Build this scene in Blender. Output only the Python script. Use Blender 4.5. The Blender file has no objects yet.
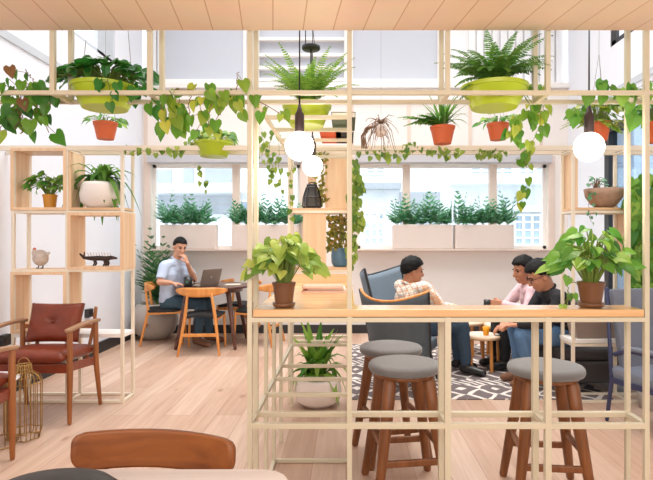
import bpy, bmesh, math, random
from mathutils import Vector, Matrix, noise
random.seed(7)
R = math.radians
PI = math.pi
SC = bpy.context.scene
COL = SC.collection
H = 1.28; FPX = 520.0; VX, VY = 346.0, 240.0

# ------------------------------------------------------------------ camera
cd = bpy.data.cameras.new('camera'); cam = bpy.data.objects.new('camera', cd); COL.objects.link(cam)
cam.location = (0, 0, H); cam.rotation_euler = (R(90), 0, 0)
cd.sensor_width = 36; cd.lens = FPX/653*36; cd.shift_x = -(VX-326.5)/653; cd.clip_start = .05
SC.camera = cam
# ------------------------------------------------------------------ view, world, lights
SC.view_settings.view_transform = 'Standard'; SC.view_settings.look = 'None'
SC.view_settings.gamma = 1; SC.view_settings.exposure = 0.05; SC.view_settings.use_curve_mapping = False
w = bpy.data.worlds.new('world'); SC.world = w; w.use_nodes = True
w.node_tree.nodes['Background'].inputs[0].default_value = (.90, .95, 1, 1)
w.node_tree.nodes['Background'].inputs[1].default_value = 2.5
def area(name, loc, rot, sx, sy, power, col):
    l = bpy.data.lights.new(name, 'AREA'); l.shape = 'RECTANGLE'; l.size = sx; l.size_y = sy; l.energy = power; l.color = col
    o = bpy.data.objects.new(name, l); COL.objects.link(o); o.location = loc; o.rotation_euler = rot
    return o
ls = area('added_room_fill', (.1, 4.9, 5.6), (0, 0, 0), 5.0, 3.6, 190, (1, .985, .96)); ls.data.spread = R(112)  # added fill light below the closed ceiling, no fixture there
area('added_front_top_fill', (0.2, .3, 2.1), (R(25), 0, 0), 4.2, 1.6, 56, (1, .98, .94))  # added top light for the front zone, not a fixture
area('added_fill_behind_camera', (0.0, -1.9, 1.3), (R(104), 0, 0), 4.5, 1.6, 68, (1, .97, .93))  # added fill behind the camera; the front wall has no window

sl = bpy.data.lights.new('sun', 'SUN'); sl.energy = 1.8; sl.angle = R(2); sl.color = (1, .98, .95)
so = bpy.data.objects.new('sun', sl); COL.objects.link(so); so.location = (0, -5, 12); so.rotation_euler = (R(32), 0, 0)

# ------------------------------------------------------------------ geometry helper
class MB:
    def __init__(s): s.v = []; s.f = []
    def add(s, vs, fs):
        n = len(s.v); s.v += [tuple(p) for p in vs]; s.f += [tuple(i+n for i in f) for f in fs]
        return s
    def box(s, c, d, m=None):
        x, y, z = d[0]/2, d[1]/2, d[2]/2
        vs = [Vector((a*x, b*y, e*z)) for a in (-1, 1) for b in (-1, 1) for e in (-1, 1)]
        if m is not None: vs = [m @ p for p in vs]
        c = Vector(c)
        return s.add([p+c for p in vs], [(0, 1, 3, 2), (4, 6, 7, 5), (0, 4, 5, 1), (2, 3, 7, 6), (0, 2, 6, 4), (1, 5, 7, 3)])
    def bb(s, a, b):
        return s.box([(a[i]+b[i])/2 for i in range(3)], [abs(b[i]-a[i]) for i in range(3)])
    def beam(s, p, q, w, h=None):
        p, q = Vector(p), Vector(q); h = h or w; d = (q-p); L = d.length; d.normalize()
        up = Vector((0, 0, 1)) if abs(d.z) < .95 else Vector((0, 1, 0))
        x = d.cross(up).normalized(); z = x.cross(d).normalized()
        m = Matrix((x, d, z)).transposed()
        return s.box((p+q)/2, (w, L, h), m)
    def tube(s, pts, rad, seg=8, cap=True, flat=None):
        pts = [Vector(p) for p in pts]; n = len(pts)
        if not hasattr(rad, '__len__'): rad = [rad]*n
        if cap:   # rounded ends
            a = (pts[0]-pts[1]).normalized(); b = (pts[-1]-pts[-2]).normalized()
            pre = [(pts[0]+a*rad[0]*.98, rad[0]*.15), (pts[0]+a*rad[0]*.7, rad[0]*.7)]
            post = [(pts[-1]+b*rad[-1]*.7, rad[-1]*.7), (pts[-1]+b*rad[-1]*.98, rad[-1]*.15)]
            pts = [p[0] for p in pre]+pts+[p[0] for p in post]; rad = [p[1] for p in pre]+list(rad)+[p[1] for p in post]
            n = len(pts)
        t = (pts[1]-pts[0]).normalized(); u = t.orthogonal().normalized()
        vs = []
        for i in range(n):
            if 0 < i < n-1: tt = ((pts[i+1]-pts[i]).normalized()+(pts[i]-pts[i-1]).normalized())
            elif i == 0: tt = pts[1]-pts[0]
            else: tt = pts[-1]-pts[-2]
            if tt.length < 1e-9: tt = t
            tt.normalize(); u = (u-tt*u.dot(tt))
            if u.length < 1e-6: u = tt.orthogonal()
            u.normalize(); b = tt.cross(u)
            for k in range(seg):
                a = 2*PI*k/seg
                vs.append(pts[i]+(u*math.cos(a)+b*math.sin(a))*rad[i])
        fs = [(i*seg+k, i*seg+(k+1) % seg, (i+1)*seg+(k+1) % seg, (i+1)*seg+k) for i in range(n-1) for k in range(seg)]
        fs += [tuple(range(seg))[::-1], tuple((n-1)*seg+k for k in range(seg))]
        return s.add(vs, fs)
    def lathe(s, prof, c=(0, 0, 0), seg=24, sx=1, sy=1):
        c = Vector(c); vs = []; n = len(prof)
        for r, z in prof:
            for k in range(seg):
                a = 2*PI*k/seg; vs.append(c+Vector((r*sx*math.cos(a), r*sy*math.sin(a), z)))
        fs = [(i*seg+k, i*seg+(k+1) % seg, (i+1)*seg+(k+1) % seg, (i+1)*seg+k) for i in range(n-1) for k in range(seg)]
        fs += [tuple(range(seg))[::-1], tuple((n-1)*seg+k for k in range(seg))]
        return s.add(vs, fs)
    def ell(s, c, rad, m=None, seg=16, rings=10):
        c = Vector(c); prof = []
        vs = []
        for i in range(rings+1):
            th = PI*(i+.02)/(rings+.04)
            for k in range(seg):
                a = 2*PI*k/seg
                p = Vector((math.sin(th)*math.cos(a)*rad[0], math.sin(th)*math.sin(a)*rad[1], math.cos(th)*rad[2]))
                vs.append(c+(m @ p if m is not None else p))
        fs = [(i*seg+k, (i+1)*seg+k, (i+1)*seg+(k+1) % seg, i*seg+(k+1) % seg) for i in range(rings) for k in range(seg)]
        fs += [tuple(range(seg)), tuple(rings*seg+k for k in range(seg))[::-1]]
        return s.add(vs, fs)
    def sheet(s, fn, nu, nv, th=0.02):
        """solid curved panel: fn(u,v)->Vector, thickened along its normal"""
        P = [[Vector(fn(i/nu, j/nv)) for j in range(nv+1)] for i in range(nu+1)]
        top = []; bot = []
        for i in range(nu+1):
            for j in range(nv+1):
                a = P[min(i+1, nu)][j]-P[max(i-1, 0)][j]; b = P[i][min(j+1, nv)]-P[i][max(j-1, 0)]
                n = a.cross(b); n = n.normalized() if n.length > 1e-9 else Vector((0, 0, 1))
                top.append(P[i][j]+n*th/2); bot.append(P[i][j]-n*th/2)
        N = (nu+1)*(nv+1); ix = lambda i, j: i*(nv+1)+j
        fs = []
        for i in range(nu):
            for j in range(nv):
                fs.append((ix(i, j), ix(i+1, j), ix(i+1, j+1), ix(i, j+1)))
                fs.append((N+ix(i, j), N+ix(i, j+1), N+ix(i+1, j+1), N+ix(i+1, j)))
        for i in range(nu):
            fs.append((ix(i, 0), N+ix(i, 0), N+ix(i+1, 0), ix(i+1, 0)))
            fs.append((ix(i, nv), ix(i+1, nv), N+ix(i+1, nv), N+ix(i, nv)))
        for j in range(nv):
            fs.append((ix(0, j), ix(0, j+1), N+ix(0, j+1), N+ix(0, j)))
            fs.append((ix(nu, j), N+ix(nu, j), N+ix(nu, j+1), ix(nu, j+1)))
        return s.add(top+bot, fs)
    def leaf(s, p, d, n, L, W, k='heart', droop=.25):
        p = Vector(p); d = Vector(d).normalized(); n = Vector(n); n = (n-d*n.dot(d))
        if n.length < 1e-4: n = d.orthogonal()
        n.normalize(); x = d.cross(n)
        rows = {'heart': [(-.12, .28), (.06, .5), (.3, .54), (.56, .42), (.82, .18), (1, .0)],
                'oval': [(0, .04), (.2, .38), (.5, .5), (.8, .3), (1, .0)],
                'blade': [(0, .2), (.3, .5), (.65, .4), (1, .0)],
                'needle': [(0, .3), (.5, .5), (1, .0)]}[k]
        vs = []
        for t, hw in rows:
            c = p+d*L*max(t, 0 if k != 'heart' else t)-n*droop*L*t*t
            if k == 'heart' and t < 0: c0 = p+d*0.04*L
            else: c0 = c
            f = n*W*hw*.28
            vs += [c-x*W*hw+f, c0, c+x*W*hw+f]
        fs = []
        for i in range(len(rows)-1):
            a = i*3; fs += [(a, a+1, a+4, a+3), (a+1, a+2, a+5, a+4)]
        return s.add(vs, fs)
    def build(s, name, m, parent=None, smooth=False, bevel=0, label=None):
        me = bpy.data.meshes.new(name); me.from_pydata(s.v, [], s.f); me.update()
        if smooth:
            for p in me.polygons: p.use_smooth = True
        me.materials.append(m)
        o = bpy.data.objects.new(name, me); COL.objects.link(o)
        if parent is not None: o.parent = parent
        if bevel:
            b = o.modifiers.new('bevel', 'BEVEL'); b.width = bevel; b.segments = 2; b.limit_method = 'ANGLE'; b.angle_limit = R(40)
        if label: o['label'] = label
        return o

def thing(name, label, cat, loc=(0, 0, 0), rz=0, group=None):
    o = bpy.data.objects.new(name, None); COL.objects.link(o); o.empty_display_size = .05
    o.location = loc; o.rotation_euler = (0, 0, rz); return tag(o, label, cat, group)
def tag(o, label, cat, group=None):
    o['label'] = label; o['category'] = cat
    if group: o['group'] = group
    return o
def struct(name, mb, m, bevel=0, smooth=False):
    o = mb.build(name, m, bevel=bevel, smooth=smooth); o['kind'] = 'structure'; return o
def dup(root, loc, rz, label, group=None, sc=None):
    r = root.copy(); COL.objects.link(r); r.location = loc; r.rotation_euler = (0, 0, rz); r['label'] = label
    if group: r['group'] = group
    if sc: r.scale = (sc,)*3
    for ch in [c for c in bpy.data.objects if c.parent == root]:
        c = ch.copy(); COL.objects.link(c); c.parent = r
        for g in [q for q in bpy.data.objects if q.parent == ch]:
            e = g.copy(); COL.objects.link(e); e.parent = c
    return r
def P(px, py, D): return Vector(((px-VX)*D/FPX, D, H-(py-VY)*D/FPX))
def X(px, D): return (px-VX)*D/FPX
def Z(py, D): return H-(py-VY)*D/FPX

# ------------------------------------------------------------------ materials
def lin(c):
    return tuple(((v/255)/12.92 if v/255 <= .04045 else ((v/255+.055)/1.055)**2.4) for v in c)+(1,)
def newmat(name):
    m = bpy.data.materials.new(name); m.use_nodes = True; nt = m.node_tree
    return m, nt, nt.nodes['Principled BSDF']
def plain(name, c, rough=.6, metal=0, var=.06, scale=6, bump=0, bscale=60, spec=.5, sheen=0):
    m, nt, b = newmat(name); c = lin(c)
    tc = nt.nodes.new('ShaderNodeTexCoord'); nz = nt.nodes.new('ShaderNodeTexNoise'); nz.inputs['Scale'].default_value = scale
    nt.links.new(tc.outputs['Object'], nz.inputs['Vector'])
    mx = nt.nodes.new('ShaderNodeMix'); mx.data_type = 'RGBA'
    mx.inputs[6].default_value = tuple(v*(1-var) for v in c[:3])+(1,); mx.inputs[7].default_value = tuple(min(1, v*(1+var)) for v in c[:3])+(1,)
    nt.links.new(nz.outputs[0], mx.inputs[0]); nt.links.new(mx.outputs[2], b.inputs['Base Color'])
    b.inputs['Roughness'].default_value = rough; b.inputs['Metallic'].default_value = metal
    b.inputs['Specular IOR Level'].default_value = spec
    if sheen: b.inputs['Sheen Weight'].default_value = sheen
    if bump:
        n2 = nt.nodes.new('ShaderNodeTexNoise'); n2.inputs['Scale'].default_value = bscale
        nt.links.new(tc.outputs['Object'], n2.inputs['Vector'])
        bp = nt.nodes.new('ShaderNodeBump'); bp.inputs['Strength'].default_value = bump; bp.inputs['Distance'].default_value = .01
        nt.links.new(n2.outputs[0], bp.inputs['Height']); nt.links.new(bp.outputs[0], b.inputs['Normal'])
    return m
def wood(name, c1, c2, axis='x', rough=.45, scale=18, spec=.5, coat=0):
    m, nt, b = newmat(name)
    tc = nt.nodes.new('ShaderNodeTexCoord'); mp = nt.nodes.new('ShaderNodeMapping')
    s = [scale, scale, scale]; s['xyz'.index(axis)] = scale*.06; mp.inputs['Scale'].default_value = s
    nz = nt.nodes.new('ShaderNodeTexNoise'); nz.inputs['Scale'].default_value = 1.3; nz.inputs['Detail'].default_value = 6; nz.inputs['Distortion'].default_value = .6
    cr = nt.nodes.new('ShaderNodeValToRGB'); cr.color_ramp.elements[0].position = .3; cr.color_ramp.elements[1].position = .7
    cr.color_ramp.elements[0].color = lin(c1); cr.color_ramp.elements[1].color = lin(c2)
    nt.links.new(tc.outputs['Object'], mp.inputs[0]); nt.links.new(mp.outputs[0], nz.inputs['Vector'])
    nt.links.new(nz.outputs[0], cr.inputs[0]); nt.links.new(cr.outputs[0], b.inputs['Base Color'])
    b.inputs['Roughness'].default_value = rough; b.inputs['Specular IOR Level'].default_value = spec
    b.inputs['Coat Weight'].default_value = coat; b.inputs['Coat Roughness'].default_value = .12
    return m
def leafmat(name, cols, rough=.45, trans=.36):
    m, nt, b = newmat(name)
    g = nt.nodes.new('ShaderNodeNewGeometry'); cr = nt.nodes.new('ShaderNodeValToRGB')
    e = cr.color_ramp.elements
    n = len(cols)
    e[0].position = 0; e[0].color = lin(cols[0]); e[1].position = 1; e[1].color = lin(cols[-1])
    for i in range(1, n-1):
        q = e.new(i/(n-1)); q.color = lin(cols[i])
    nt.links.new(g.outputs['Random Per Island'], cr.inputs[0]); nt.links.new(cr.outputs[0], b.inputs['Base Color'])
    b.inputs['Roughness'].default_value = rough
    t = nt.nodes.new('ShaderNodeBsdfTranslucent'); nt.links.new(cr.outputs[0], t.inputs[0])
    mx = nt.nodes.new('ShaderNodeMixShader'); mx.inputs[0].default_value = trans
    nt.links.new(b.outputs[0], mx.inputs[1]); nt.links.new(t.outputs[0], mx.inputs[2])
    nt.links.new(mx.outputs[0], nt.nodes['Material Output'].inputs[0])
    return m
def glassmat(name, tint, amount=.08, rough=.02):
    m, nt, b = newmat(name); nt.nodes.remove(b)
    t = nt.nodes.new('ShaderNodeBsdfTransparent'); t.inputs[0].default_value = lin(tint)
    g = nt.nodes.new('ShaderNodeBsdfGlossy'); g.inputs['Roughness'].default_value = rough
    mx = nt.nodes.new('ShaderNodeMixShader'); mx.inputs[0].default_value = amount
    nt.links.new(t.outputs[0], mx.inputs[1]); nt.links.new(g.outputs[0], mx.inputs[2])
    nt.links.new(mx.outputs[0], nt.nodes['Material Output'].inputs[0])
    return m
def emit(name, c, s):
    m, nt, b = newmat(name); b.inputs['Base Color'].default_value = lin(c)
    b.inputs['Emission Color'].default_value = lin(c); b.inputs['Emission Strength'].default_value = s
    return m

def floor_material():
    m, nt, b = newmat('oak_floor')
    L = nt.links.new
    tc = nt.nodes.new('ShaderNodeTexCoord'); mp = nt.nodes.new('ShaderNodeMapping'); mp.inputs['Rotation'].default_value = (0, 0, R(90))
    L(tc.outputs['Object'], mp.inputs[0])
    br = nt.nodes.new('ShaderNodeTexBrick'); br.inputs['Scale'].default_value = 1; br.inputs['Brick Width'].default_value = 1.9
    br.inputs['Row Height'].default_value = .19; br.inputs['Mortar Size'].default_value = .0022; br.inputs['Mortar Smooth'].default_value = .3
    br.offset = .37
    br.inputs['Color1'].default_value = lin((216, 189, 170)); br.inputs['Color2'].default_value = lin((196, 162, 140)); br.inputs['Mortar'].default_value = lin((176, 142, 120))
    L(mp.outputs[0], br.inputs['Vector'])
    m2 = nt.nodes.new('ShaderNodeMapping'); m2.inputs['Scale'].default_value = (14, .9, 14); L(tc.outputs['Object'], m2.inputs[0])
    nz = nt.nodes.new('ShaderNodeTexNoise'); nz.inputs['Scale'].default_value = 1.6; nz.inputs['Detail'].default_value = 7; nz.inputs['Distortion'].default_value = .8
    L(m2.outputs[0], nz.inputs['Vector'])
    cr = nt.nodes.new('ShaderNodeValToRGB'); cr.color_ramp.elements[0].position = .25; cr.color_ramp.elements[1].position = .7
    cr.color_ramp.elements[0].color = (.72, .64, .58, 1); cr.color_ramp.elements[1].color = (1.0, 1.0, 1.0, 1)
    L(nz.outputs[0], cr.inputs[0])
    mx = nt.nodes.new('ShaderNodeMix'); mx.data_type = 'RGBA'; mx.blend_type = 'MULTIPLY'; mx.inputs[0].default_value = .8
    L(br.outputs[0], mx.inputs[6]); L(cr.outputs[0], mx.inputs[7])
    # knots
    m3 = nt.nodes.new('ShaderNodeMapping'); m3.inputs['Scale'].default_value = (5, 2.2, 1); L(tc.outputs['Object'], m3.inputs[0])
    vo = nt.nodes.new('ShaderNodeTexVoronoi'); vo.inputs['Scale'].default_value = .8; L(m3.outputs[0], vo.inputs['Vector'])
    c2 = nt.nodes.new('ShaderNodeValToRGB'); c2.color_ramp.elements[0].position = .05; c2.color_ramp.elements[1].position = .11
    c2.color_ramp.elements[0].color = (.55, .42, .35, 1); c2.color_ramp.elements[1].color = (1, 1, 1, 1); L(vo.outputs['Distance'], c2.inputs[0])
    my = nt.nodes.new('ShaderNodeMix'); my.data_type = 'RGBA'; my.blend_type = 'MULTIPLY'; my.inputs[0].default_value = .7
    L(mx.outputs[2], my.inputs[6]); L(c2.outputs[0], my.inputs[7])
    L(my.outputs[2], b.inputs['Base Color'])
    b.inputs['Roughness'].default_value = .42; b.inputs['Specular IOR Level'].default_value = .45
    return m
def plank_material():
    m, nt, b = newmat('soffit_planks'); L = nt.links.new
    tc = nt.nodes.new('ShaderNodeTexCoord'); mp = nt.nodes.new('ShaderNodeMapping'); mp.inputs['Rotation'].default_value = (0, 0, R(90-8))
    L(tc.outputs['Object'], mp.inputs[0])
    br = nt.nodes.new('ShaderNodeTexBrick'); br.inputs['Scale'].default_value = 1; br.inputs['Brick Width'].default_value = 30
    br.inputs['Row Height'].default_value = .126; br.inputs['Mortar Size'].default_value = .003; br.inputs['Mortar Smooth'].default_value = .5
    br.inputs['Color1'].default_value = lin((246, 222, 198)); br.inputs['Color2'].default_value = lin((242, 214, 188)); br.inputs['Mortar'].default_value = lin((208, 166, 130))
    L(mp.outputs[0], br.inputs['Vector'])
    nz = nt.nodes.new('ShaderNodeTexNoise'); nz.inputs['Scale'].default_value = 5; nz.inputs['Detail'].default_value = 5; L(tc.outputs['Object'], nz.inputs['Vector'])
    mx = nt.nodes.new('ShaderNodeMix'); mx.data_type = 'RGBA'; mx.blend_type = 'MULTIPLY'; mx.inputs[0].default_value = .18
    L(br.outputs[0], mx.inputs[6]); L(nz.outputs[1], mx.inputs[7]); L(mx.outputs[2], b.inputs['Base Color'])
    b.inputs['Roughness'].default_value = .55
    return m
def rug_material():
    m, nt, b = newmat('patterned_rug'); L = nt.links.new
    N = nt.nodes.new
    def math_(op, a, bb=None, v=None):
        n = N('ShaderNodeMath'); n.operation = op
        L(a, n.inputs[0])
        if bb is not None: L(bb, n.inputs[1])
        if v is not None: n.inputs[1].default_value = v
        return n.outputs[0]
    tc = N('ShaderNodeTexCoord'); sp = N('ShaderNodeSeparateXYZ'); 
    nz = N('ShaderNodeTexNoise'); nz.inputs['Scale'].default_value = 5; L(tc.outputs['Object'], nz.inputs['Vector'])
    vm = N('ShaderNodeVectorMath'); vm.operation = 'MULTIPLY_ADD'; L(nz.outputs['Color'], vm.inputs[0]); vm.inputs[1].default_value = (.10, .10, 0); L(tc.outputs['Object'], vm.inputs[2])
    L(vm.outputs[0], sp.inputs[0]); x, y = sp.outputs[0], sp.outputs[1]
    # diamonds: |frac(x/.3)-.5| + band position in y
    fx = math_('ABSOLUTE', math_('SUBTRACT', math_('FRACT', math_('MULTIPLY', x, v=3.4)), v=.5))
    fy = math_('ABSOLUTE', math_('SUBTRACT', math_('FRACT', math_('MULTIPLY', y, v=3.0)), v=.5))
    s1 = math_('FRACT', math_('MULTIPLY', math_('ADD', fx, fy), v=2.0))
    l1 = math_('LESS_THAN', s1, v=.30)
    fx2 = math_('FRACT', math_('MULTIPLY', math_('ADD', math_('MULTIPLY', x, v=13.0), math_('MULTIPLY', y, v=9.0)), v=1.0))
    l2 = math_('LESS_THAN', fx2, v=.45)
    band = math_('LESS_THAN', math_('FRACT', math_('MULTIPLY', y, v=1.3)), v=.22)
    inv = math_('SUBTRACT', band, v=1.0); inv = math_('ABSOLUTE', inv)
    t = math_('ADD', math_('MULTIPLY', l2, band), math_('MULTIPLY', l1, inv))
    mx = N('ShaderNodeMix'); mx.data_type = 'RGBA'; L(t, mx.inputs[0])
    mx.inputs[6].default_value = lin((112, 100, 100)); mx.inputs[7].default_value = lin((226, 216, 208))
    L(mx.outputs[2], b.inputs['Base Color']); b.inputs['Roughness'].default_value = .95
    return m
def plaid_material():
    m, nt, b = newmat('plaid_cotton'); L = nt.links.new; N = nt.nodes.new
    tc = N('ShaderNodeTexCoord'); out = None
    b0 = lin((244, 236, 226)); prev = None
    mixes = []
    for i, (ax, sc, c, f) in enumerate((('X', 22, (226, 150, 84), .22), ('Z', 22, (226, 150, 84), .22), ('X', 22, (150, 170, 180), .12), ('Z', 22, (150, 170, 180), .12), ('Y', 22, (226, 150, 84), .2))):
        sp = N('ShaderNodeSeparateXYZ'); mp = N('ShaderNodeMapping'); mp.inputs['Rotation'].default_value = (0, R(20), 0)
        mp.inputs['Location'].default_value = (.02*i, .01, .013*i)
        L(tc.outputs['Object'], mp.inputs[0]); L(mp.outputs[0], sp.inputs[0])
        a = N('ShaderNodeMath'); a.operation = 'MULTIPLY'; a.inputs[1].default_value = sc; L(sp.outputs[ax], a.inputs[0])
        fr = N('ShaderNodeMath'); fr.operation = 'FRACT'; L(a.outputs[0], fr.inputs[0])
        lt = N('ShaderNodeMath'); lt.operation = 'LESS_THAN'; lt.inputs[1].default_value = f; L(fr.outputs[0], lt.inputs[0])
        k = N('ShaderNodeMath'); k.operation = 'MULTIPLY'; k.inputs[1].default_value = .6; L(lt.outputs[0], k.inputs[0])
        mx = N('ShaderNodeMix'); mx.data_type = 'RGBA'; L(k.outputs[0], mx.inputs[0])
        if prev is None: mx.inputs[6].default_value = b0
        else: L(prev, mx.inputs[6])
        mx.inputs[7].default_value = lin(c); prev = mx.outputs[2]
    L(prev, b.inputs['Base Color']); b.inputs['Roughness'].default_value = .9
    return m

M = dict(
    floor=floor_material(), planks=plank_material(), rug=rug_material(), plaid=plaid_material(),
    wall=plain('warm_white_plaster', (246, 238, 232), .8, var=.015, scale=1.5),
    wallL=plain('cool_white_plaster', (240, 243, 251), .8, var=.015, scale=1.5),
    upper=plain('upper_white_plaster', (246, 246, 247), .75, var=.01, scale=1.5),
    groove=plain('grey_band', (204, 211, 218), .8),
    trim=plain('beige_window_trim', (232, 212, 198), .55),
    white=plain('white_paint', (248, 244, 240), .5, var=.01),
    frost=plain('frosted_panel', (206, 210, 220), .4, var=.01),
    lav=plain('lavender_panel', (158, 154, 214), .5, var=.02),
    skirt=plain('charcoal_skirting', (46, 46, 48), .5),
    blind=plain('grey_roller_blind', (200, 198, 202), .7),
    creamLit=plain('cream_steel_lit', (240, 228, 208), .42, var=.02, scale=12),  # cream paint of the rear frames, overexposed backlit brightness put into the colour
    cream=plain('cream_painted_steel', (208, 200, 176), .42, var=.03, scale=12),
    ply=wood('birch_plywood', (240, 204, 166), (226, 182, 138), 'x', .5),
    plyz=wood('upright_plywood', (244, 214, 180), (230, 188, 146), 'z', .5),
    counter=wood('lacquered_counter_wood', (236, 196, 146), (214, 162, 106), 'x', .22, 14, coat=.4),
    teak=wood('teak', (172, 108, 58), (136, 78, 36), 'z', .42, 20),
    teakx=wood('teak_backrest', (146, 84, 34), (106, 54, 18), 'x', .45, 16),
    walnut=wood('walnut_leg', (144, 90, 50), (102, 58, 28), 'z', .4, 20),
    arm=wood('weathered_armrest', (178, 140, 108), (150, 108, 78), 'y', .45),
    oak=wood('honey_oak', (234, 164, 92), (212, 134, 62), 'z', .4, 18),
    dark=wood('dark_walnut_table', (104, 62, 48), (70, 38, 30), 'x', .3, 18, coat=.3),
    leather=plain('tan_leather', (126, 54, 32), .3, var=.3, scale=9, bump=.35, bscale=38),
    black=plain('black_fabric', (34, 35, 38), .7, var=.1),
    blackg=plain('black_gloss', (26, 26, 28), .3),
    grey=plain('grey_stool_fabric', (112, 110, 110), .9, var=.08, scale=40, bump=.3, bscale=260, sheen=.3),
    greyd=plain('grey_underside_felt', (120, 112, 104), .9),
    slate=plain('slate_wool', (88, 98, 106), .9, var=.08, scale=30, bump=.2, bscale=200),
    slateI=plain('blue_grey_wool', (120, 134, 146), .9, var=.08, scale=30),
    steelb=plain('blue_grey_upholstery', (112, 118, 132), .85, var=.06, scale=30, bump=.2, bscale=200),
    navy=plain('navy_metal', (52, 58, 92), .4, metal=.2),
    lime=plain('lime_plastic', (172, 194, 40), .35, var=.03),
    terra=plain('terracotta_plastic', (208, 98, 50), .5, var=.05),
    mustard=plain('mustard_ceramic', (206, 140, 40), .4),
    brownpot=plain('brown_glazed_pot', (112, 72, 44), .35, var=.15, scale=14),
    whitepot=plain('white_ceramic', (238, 228, 220), .45, var=.02),
    greypot=plain('grey_stone_planter', (182, 174, 168), .7, var=.06),
    concrete=plain('speckled_clay_bowl', (170, 138, 116), .7, var=.3, scale=25),
    planter=plain('beige_planter', (228, 212, 202), .65, var=.02),
    bluepot=plain('blue_glazed_pot', (86, 122, 150), .3, var=.3, scale=8),
    soil=plain('potting_soil', (52, 36, 28), .95, var=.3, scale=60),
    stem=plain('green_stem', (112, 134, 52), .6),
    stemb=plain('woody_stem', (128, 96, 70), .7),
    wire=plain('black_cable', (30, 28, 30), .5),
    thin=plain('steel_hanging_wire', (150, 146, 140), .4, metal=.5),
    socket=plain('dark_bulb_socket', (62, 46, 46), .45),
    brass=plain('brass_wire', (176, 140, 84), .35, metal=.8),
    marble=plain('white_marble', (232, 228, 230), .25, var=.06, scale=5),
    bulb=emit('glowing_opal_glass', (255, 244, 226), 7.0),
    laptop=plain('warm_grey_aluminium', (150, 134, 122), .45, metal=.3),
    screen=plain('laptop_screen', (40, 44, 52), .2),
    orange=plain('orange_drink', (246, 164, 20), .3, var=.03),
    skin1=plain('skin_light_brown', (214, 158, 128), .5, var=.05, scale=12),
    skin2=plain('skin_brown', (190, 130, 98), .5, var=.05, scale=12),
    skin3=plain('skin_mid_brown', (196, 138, 108), .5, var=.05, scale=12),
    hair=plain('black_hair', (14, 12, 13), .6, var=.3, scale=60, spec=.25, bump=.5, bscale=120),
    bluesh=plain('pale_blue_shirt', (198, 214, 238), .85, var=.04, scale=14, bump=.2, bscale=20),
    pinksh=plain('pale_pink_shirt', (232, 196, 202), .85, var=.05, scale=14, bump=.2, bscale=20),
    blacksh=plain('black_shirt', (30, 30, 36), .8, var=.15, scale=14, bump=.3, bscale=20),
    denim=plain('blue_denim', (88, 122, 160), .85, var=.15, scale=30),
    denimd=plain('dark_denim', (56, 76, 96), .85, var=.2, scale=30),
    trous=plain('black_trousers', (30, 30, 34), .85, var=.1),
    tealtr=plain('slate_jeans', (62, 88, 106), .85, var=.15, scale=30),
    brownsh=plain('brown_suede', (124, 84, 62), .8),
    eye=plain('dark_eye', (34, 24, 22), .2), 
    sofa=plain('charcoal_sofa', (66, 64, 66), .9, var=.1), cush=plain('grey_cushion', (150, 148, 148), .9),
    pink=plain('pink_paper', (232, 168, 150), .7), cream2=plain('cream_paper', (246, 236, 220), .7),
    bred=plain('red_cover', (206, 84, 44), .6), bgreen=plain('green_cover', (74, 92, 74), .6),
    dry=leafmat('dry_grass', [(196, 168, 120), (222, 200, 156), (170, 140, 96)]),
    glass=glassmat('window_glass', (246, 250, 252), .06), glassb=glassmat('blue_side_glass', (200, 214, 226), .15),
    glassw=glassmat('lantern_glass', (120, 118, 116), .15),
    bldg=plain('white_render', (236, 240, 244), .85, var=.02), bldgg=plain('grey_brick', (172, 178, 186), .9, var=.12, scale=4),
    bwin=plain('blue_grey_window_panes', (168, 188, 206), .3), pave=plain('pale_paving', (206, 206, 204), .9),
    L_pothos=leafmat('pothos_leaf', [(34, 92, 28), (70, 134, 36), (112, 160, 46), (46, 108, 32), (92, 150, 40), (150, 176, 60)]),
    L_mix=leafmat('yellowing_pothos_leaf', [(52, 116, 34), (140, 172, 54), (78, 140, 38), (198, 200, 74), (90, 146, 42), (110, 160, 48), (170, 186, 66), (64, 128, 38)]),
    L_dark=leafmat('dark_round_leaf', [(34, 104, 40), (52, 130, 44), (86, 138, 54), (38, 112, 42), (72, 148, 50)]),
    L_syn=leafmat('syngonium_leaf', [(120, 158, 58), (166, 190, 82), (92, 140, 48), (196, 206, 100), (140, 172, 66)]),
    L_syn2=leafmat('fresh_green_leaf', [(76, 144, 48), (120, 174, 62), (60, 126, 44), (160, 196, 80), (96, 158, 54)]),
    L_fern=leafmat('fern_leaf', [(84, 142, 54), (122, 168, 66), (62, 118, 44), (100, 152, 56)]),
    L_fern2=leafmat('bright_fern_leaf', [(120, 170, 60), (160, 196, 84), (96, 150, 54), (140, 184, 70)]),
    L_palm=leafmat('palm_leaf', [(52, 112, 66), (92, 142, 84), (38, 92, 54), (120, 160, 100)]),
    L_win=leafmat('window_bush_leaf', [(76, 152, 104), (122, 186, 140), (56, 128, 86), (160, 206, 168)]),
    L_ivy=leafmat('ivy_leaf', [(110, 148, 56), (160, 184, 78), (84, 126, 48), (190, 200, 96)]),
    L_twig=leafmat('dried_brown_leaf', [(150, 70, 44), (122, 88, 54), (170, 110, 60)]),
    moss=leafmat('yellow_moss', [(130, 132, 44), (170, 156, 60), (96, 110, 40), (196, 150, 70)]),
)

# ================================================================== SETTING
BW = 7.15; LX = -2.80; RX = 3.05; SOFZ = 2.169; CZ = 5.7; GZ = 1.912
f = MB(); f.bb((LX-.3, -2.2, -.12), (RX+.3, 7.5, 0)); struct('floor', f, M['floor'])
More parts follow.
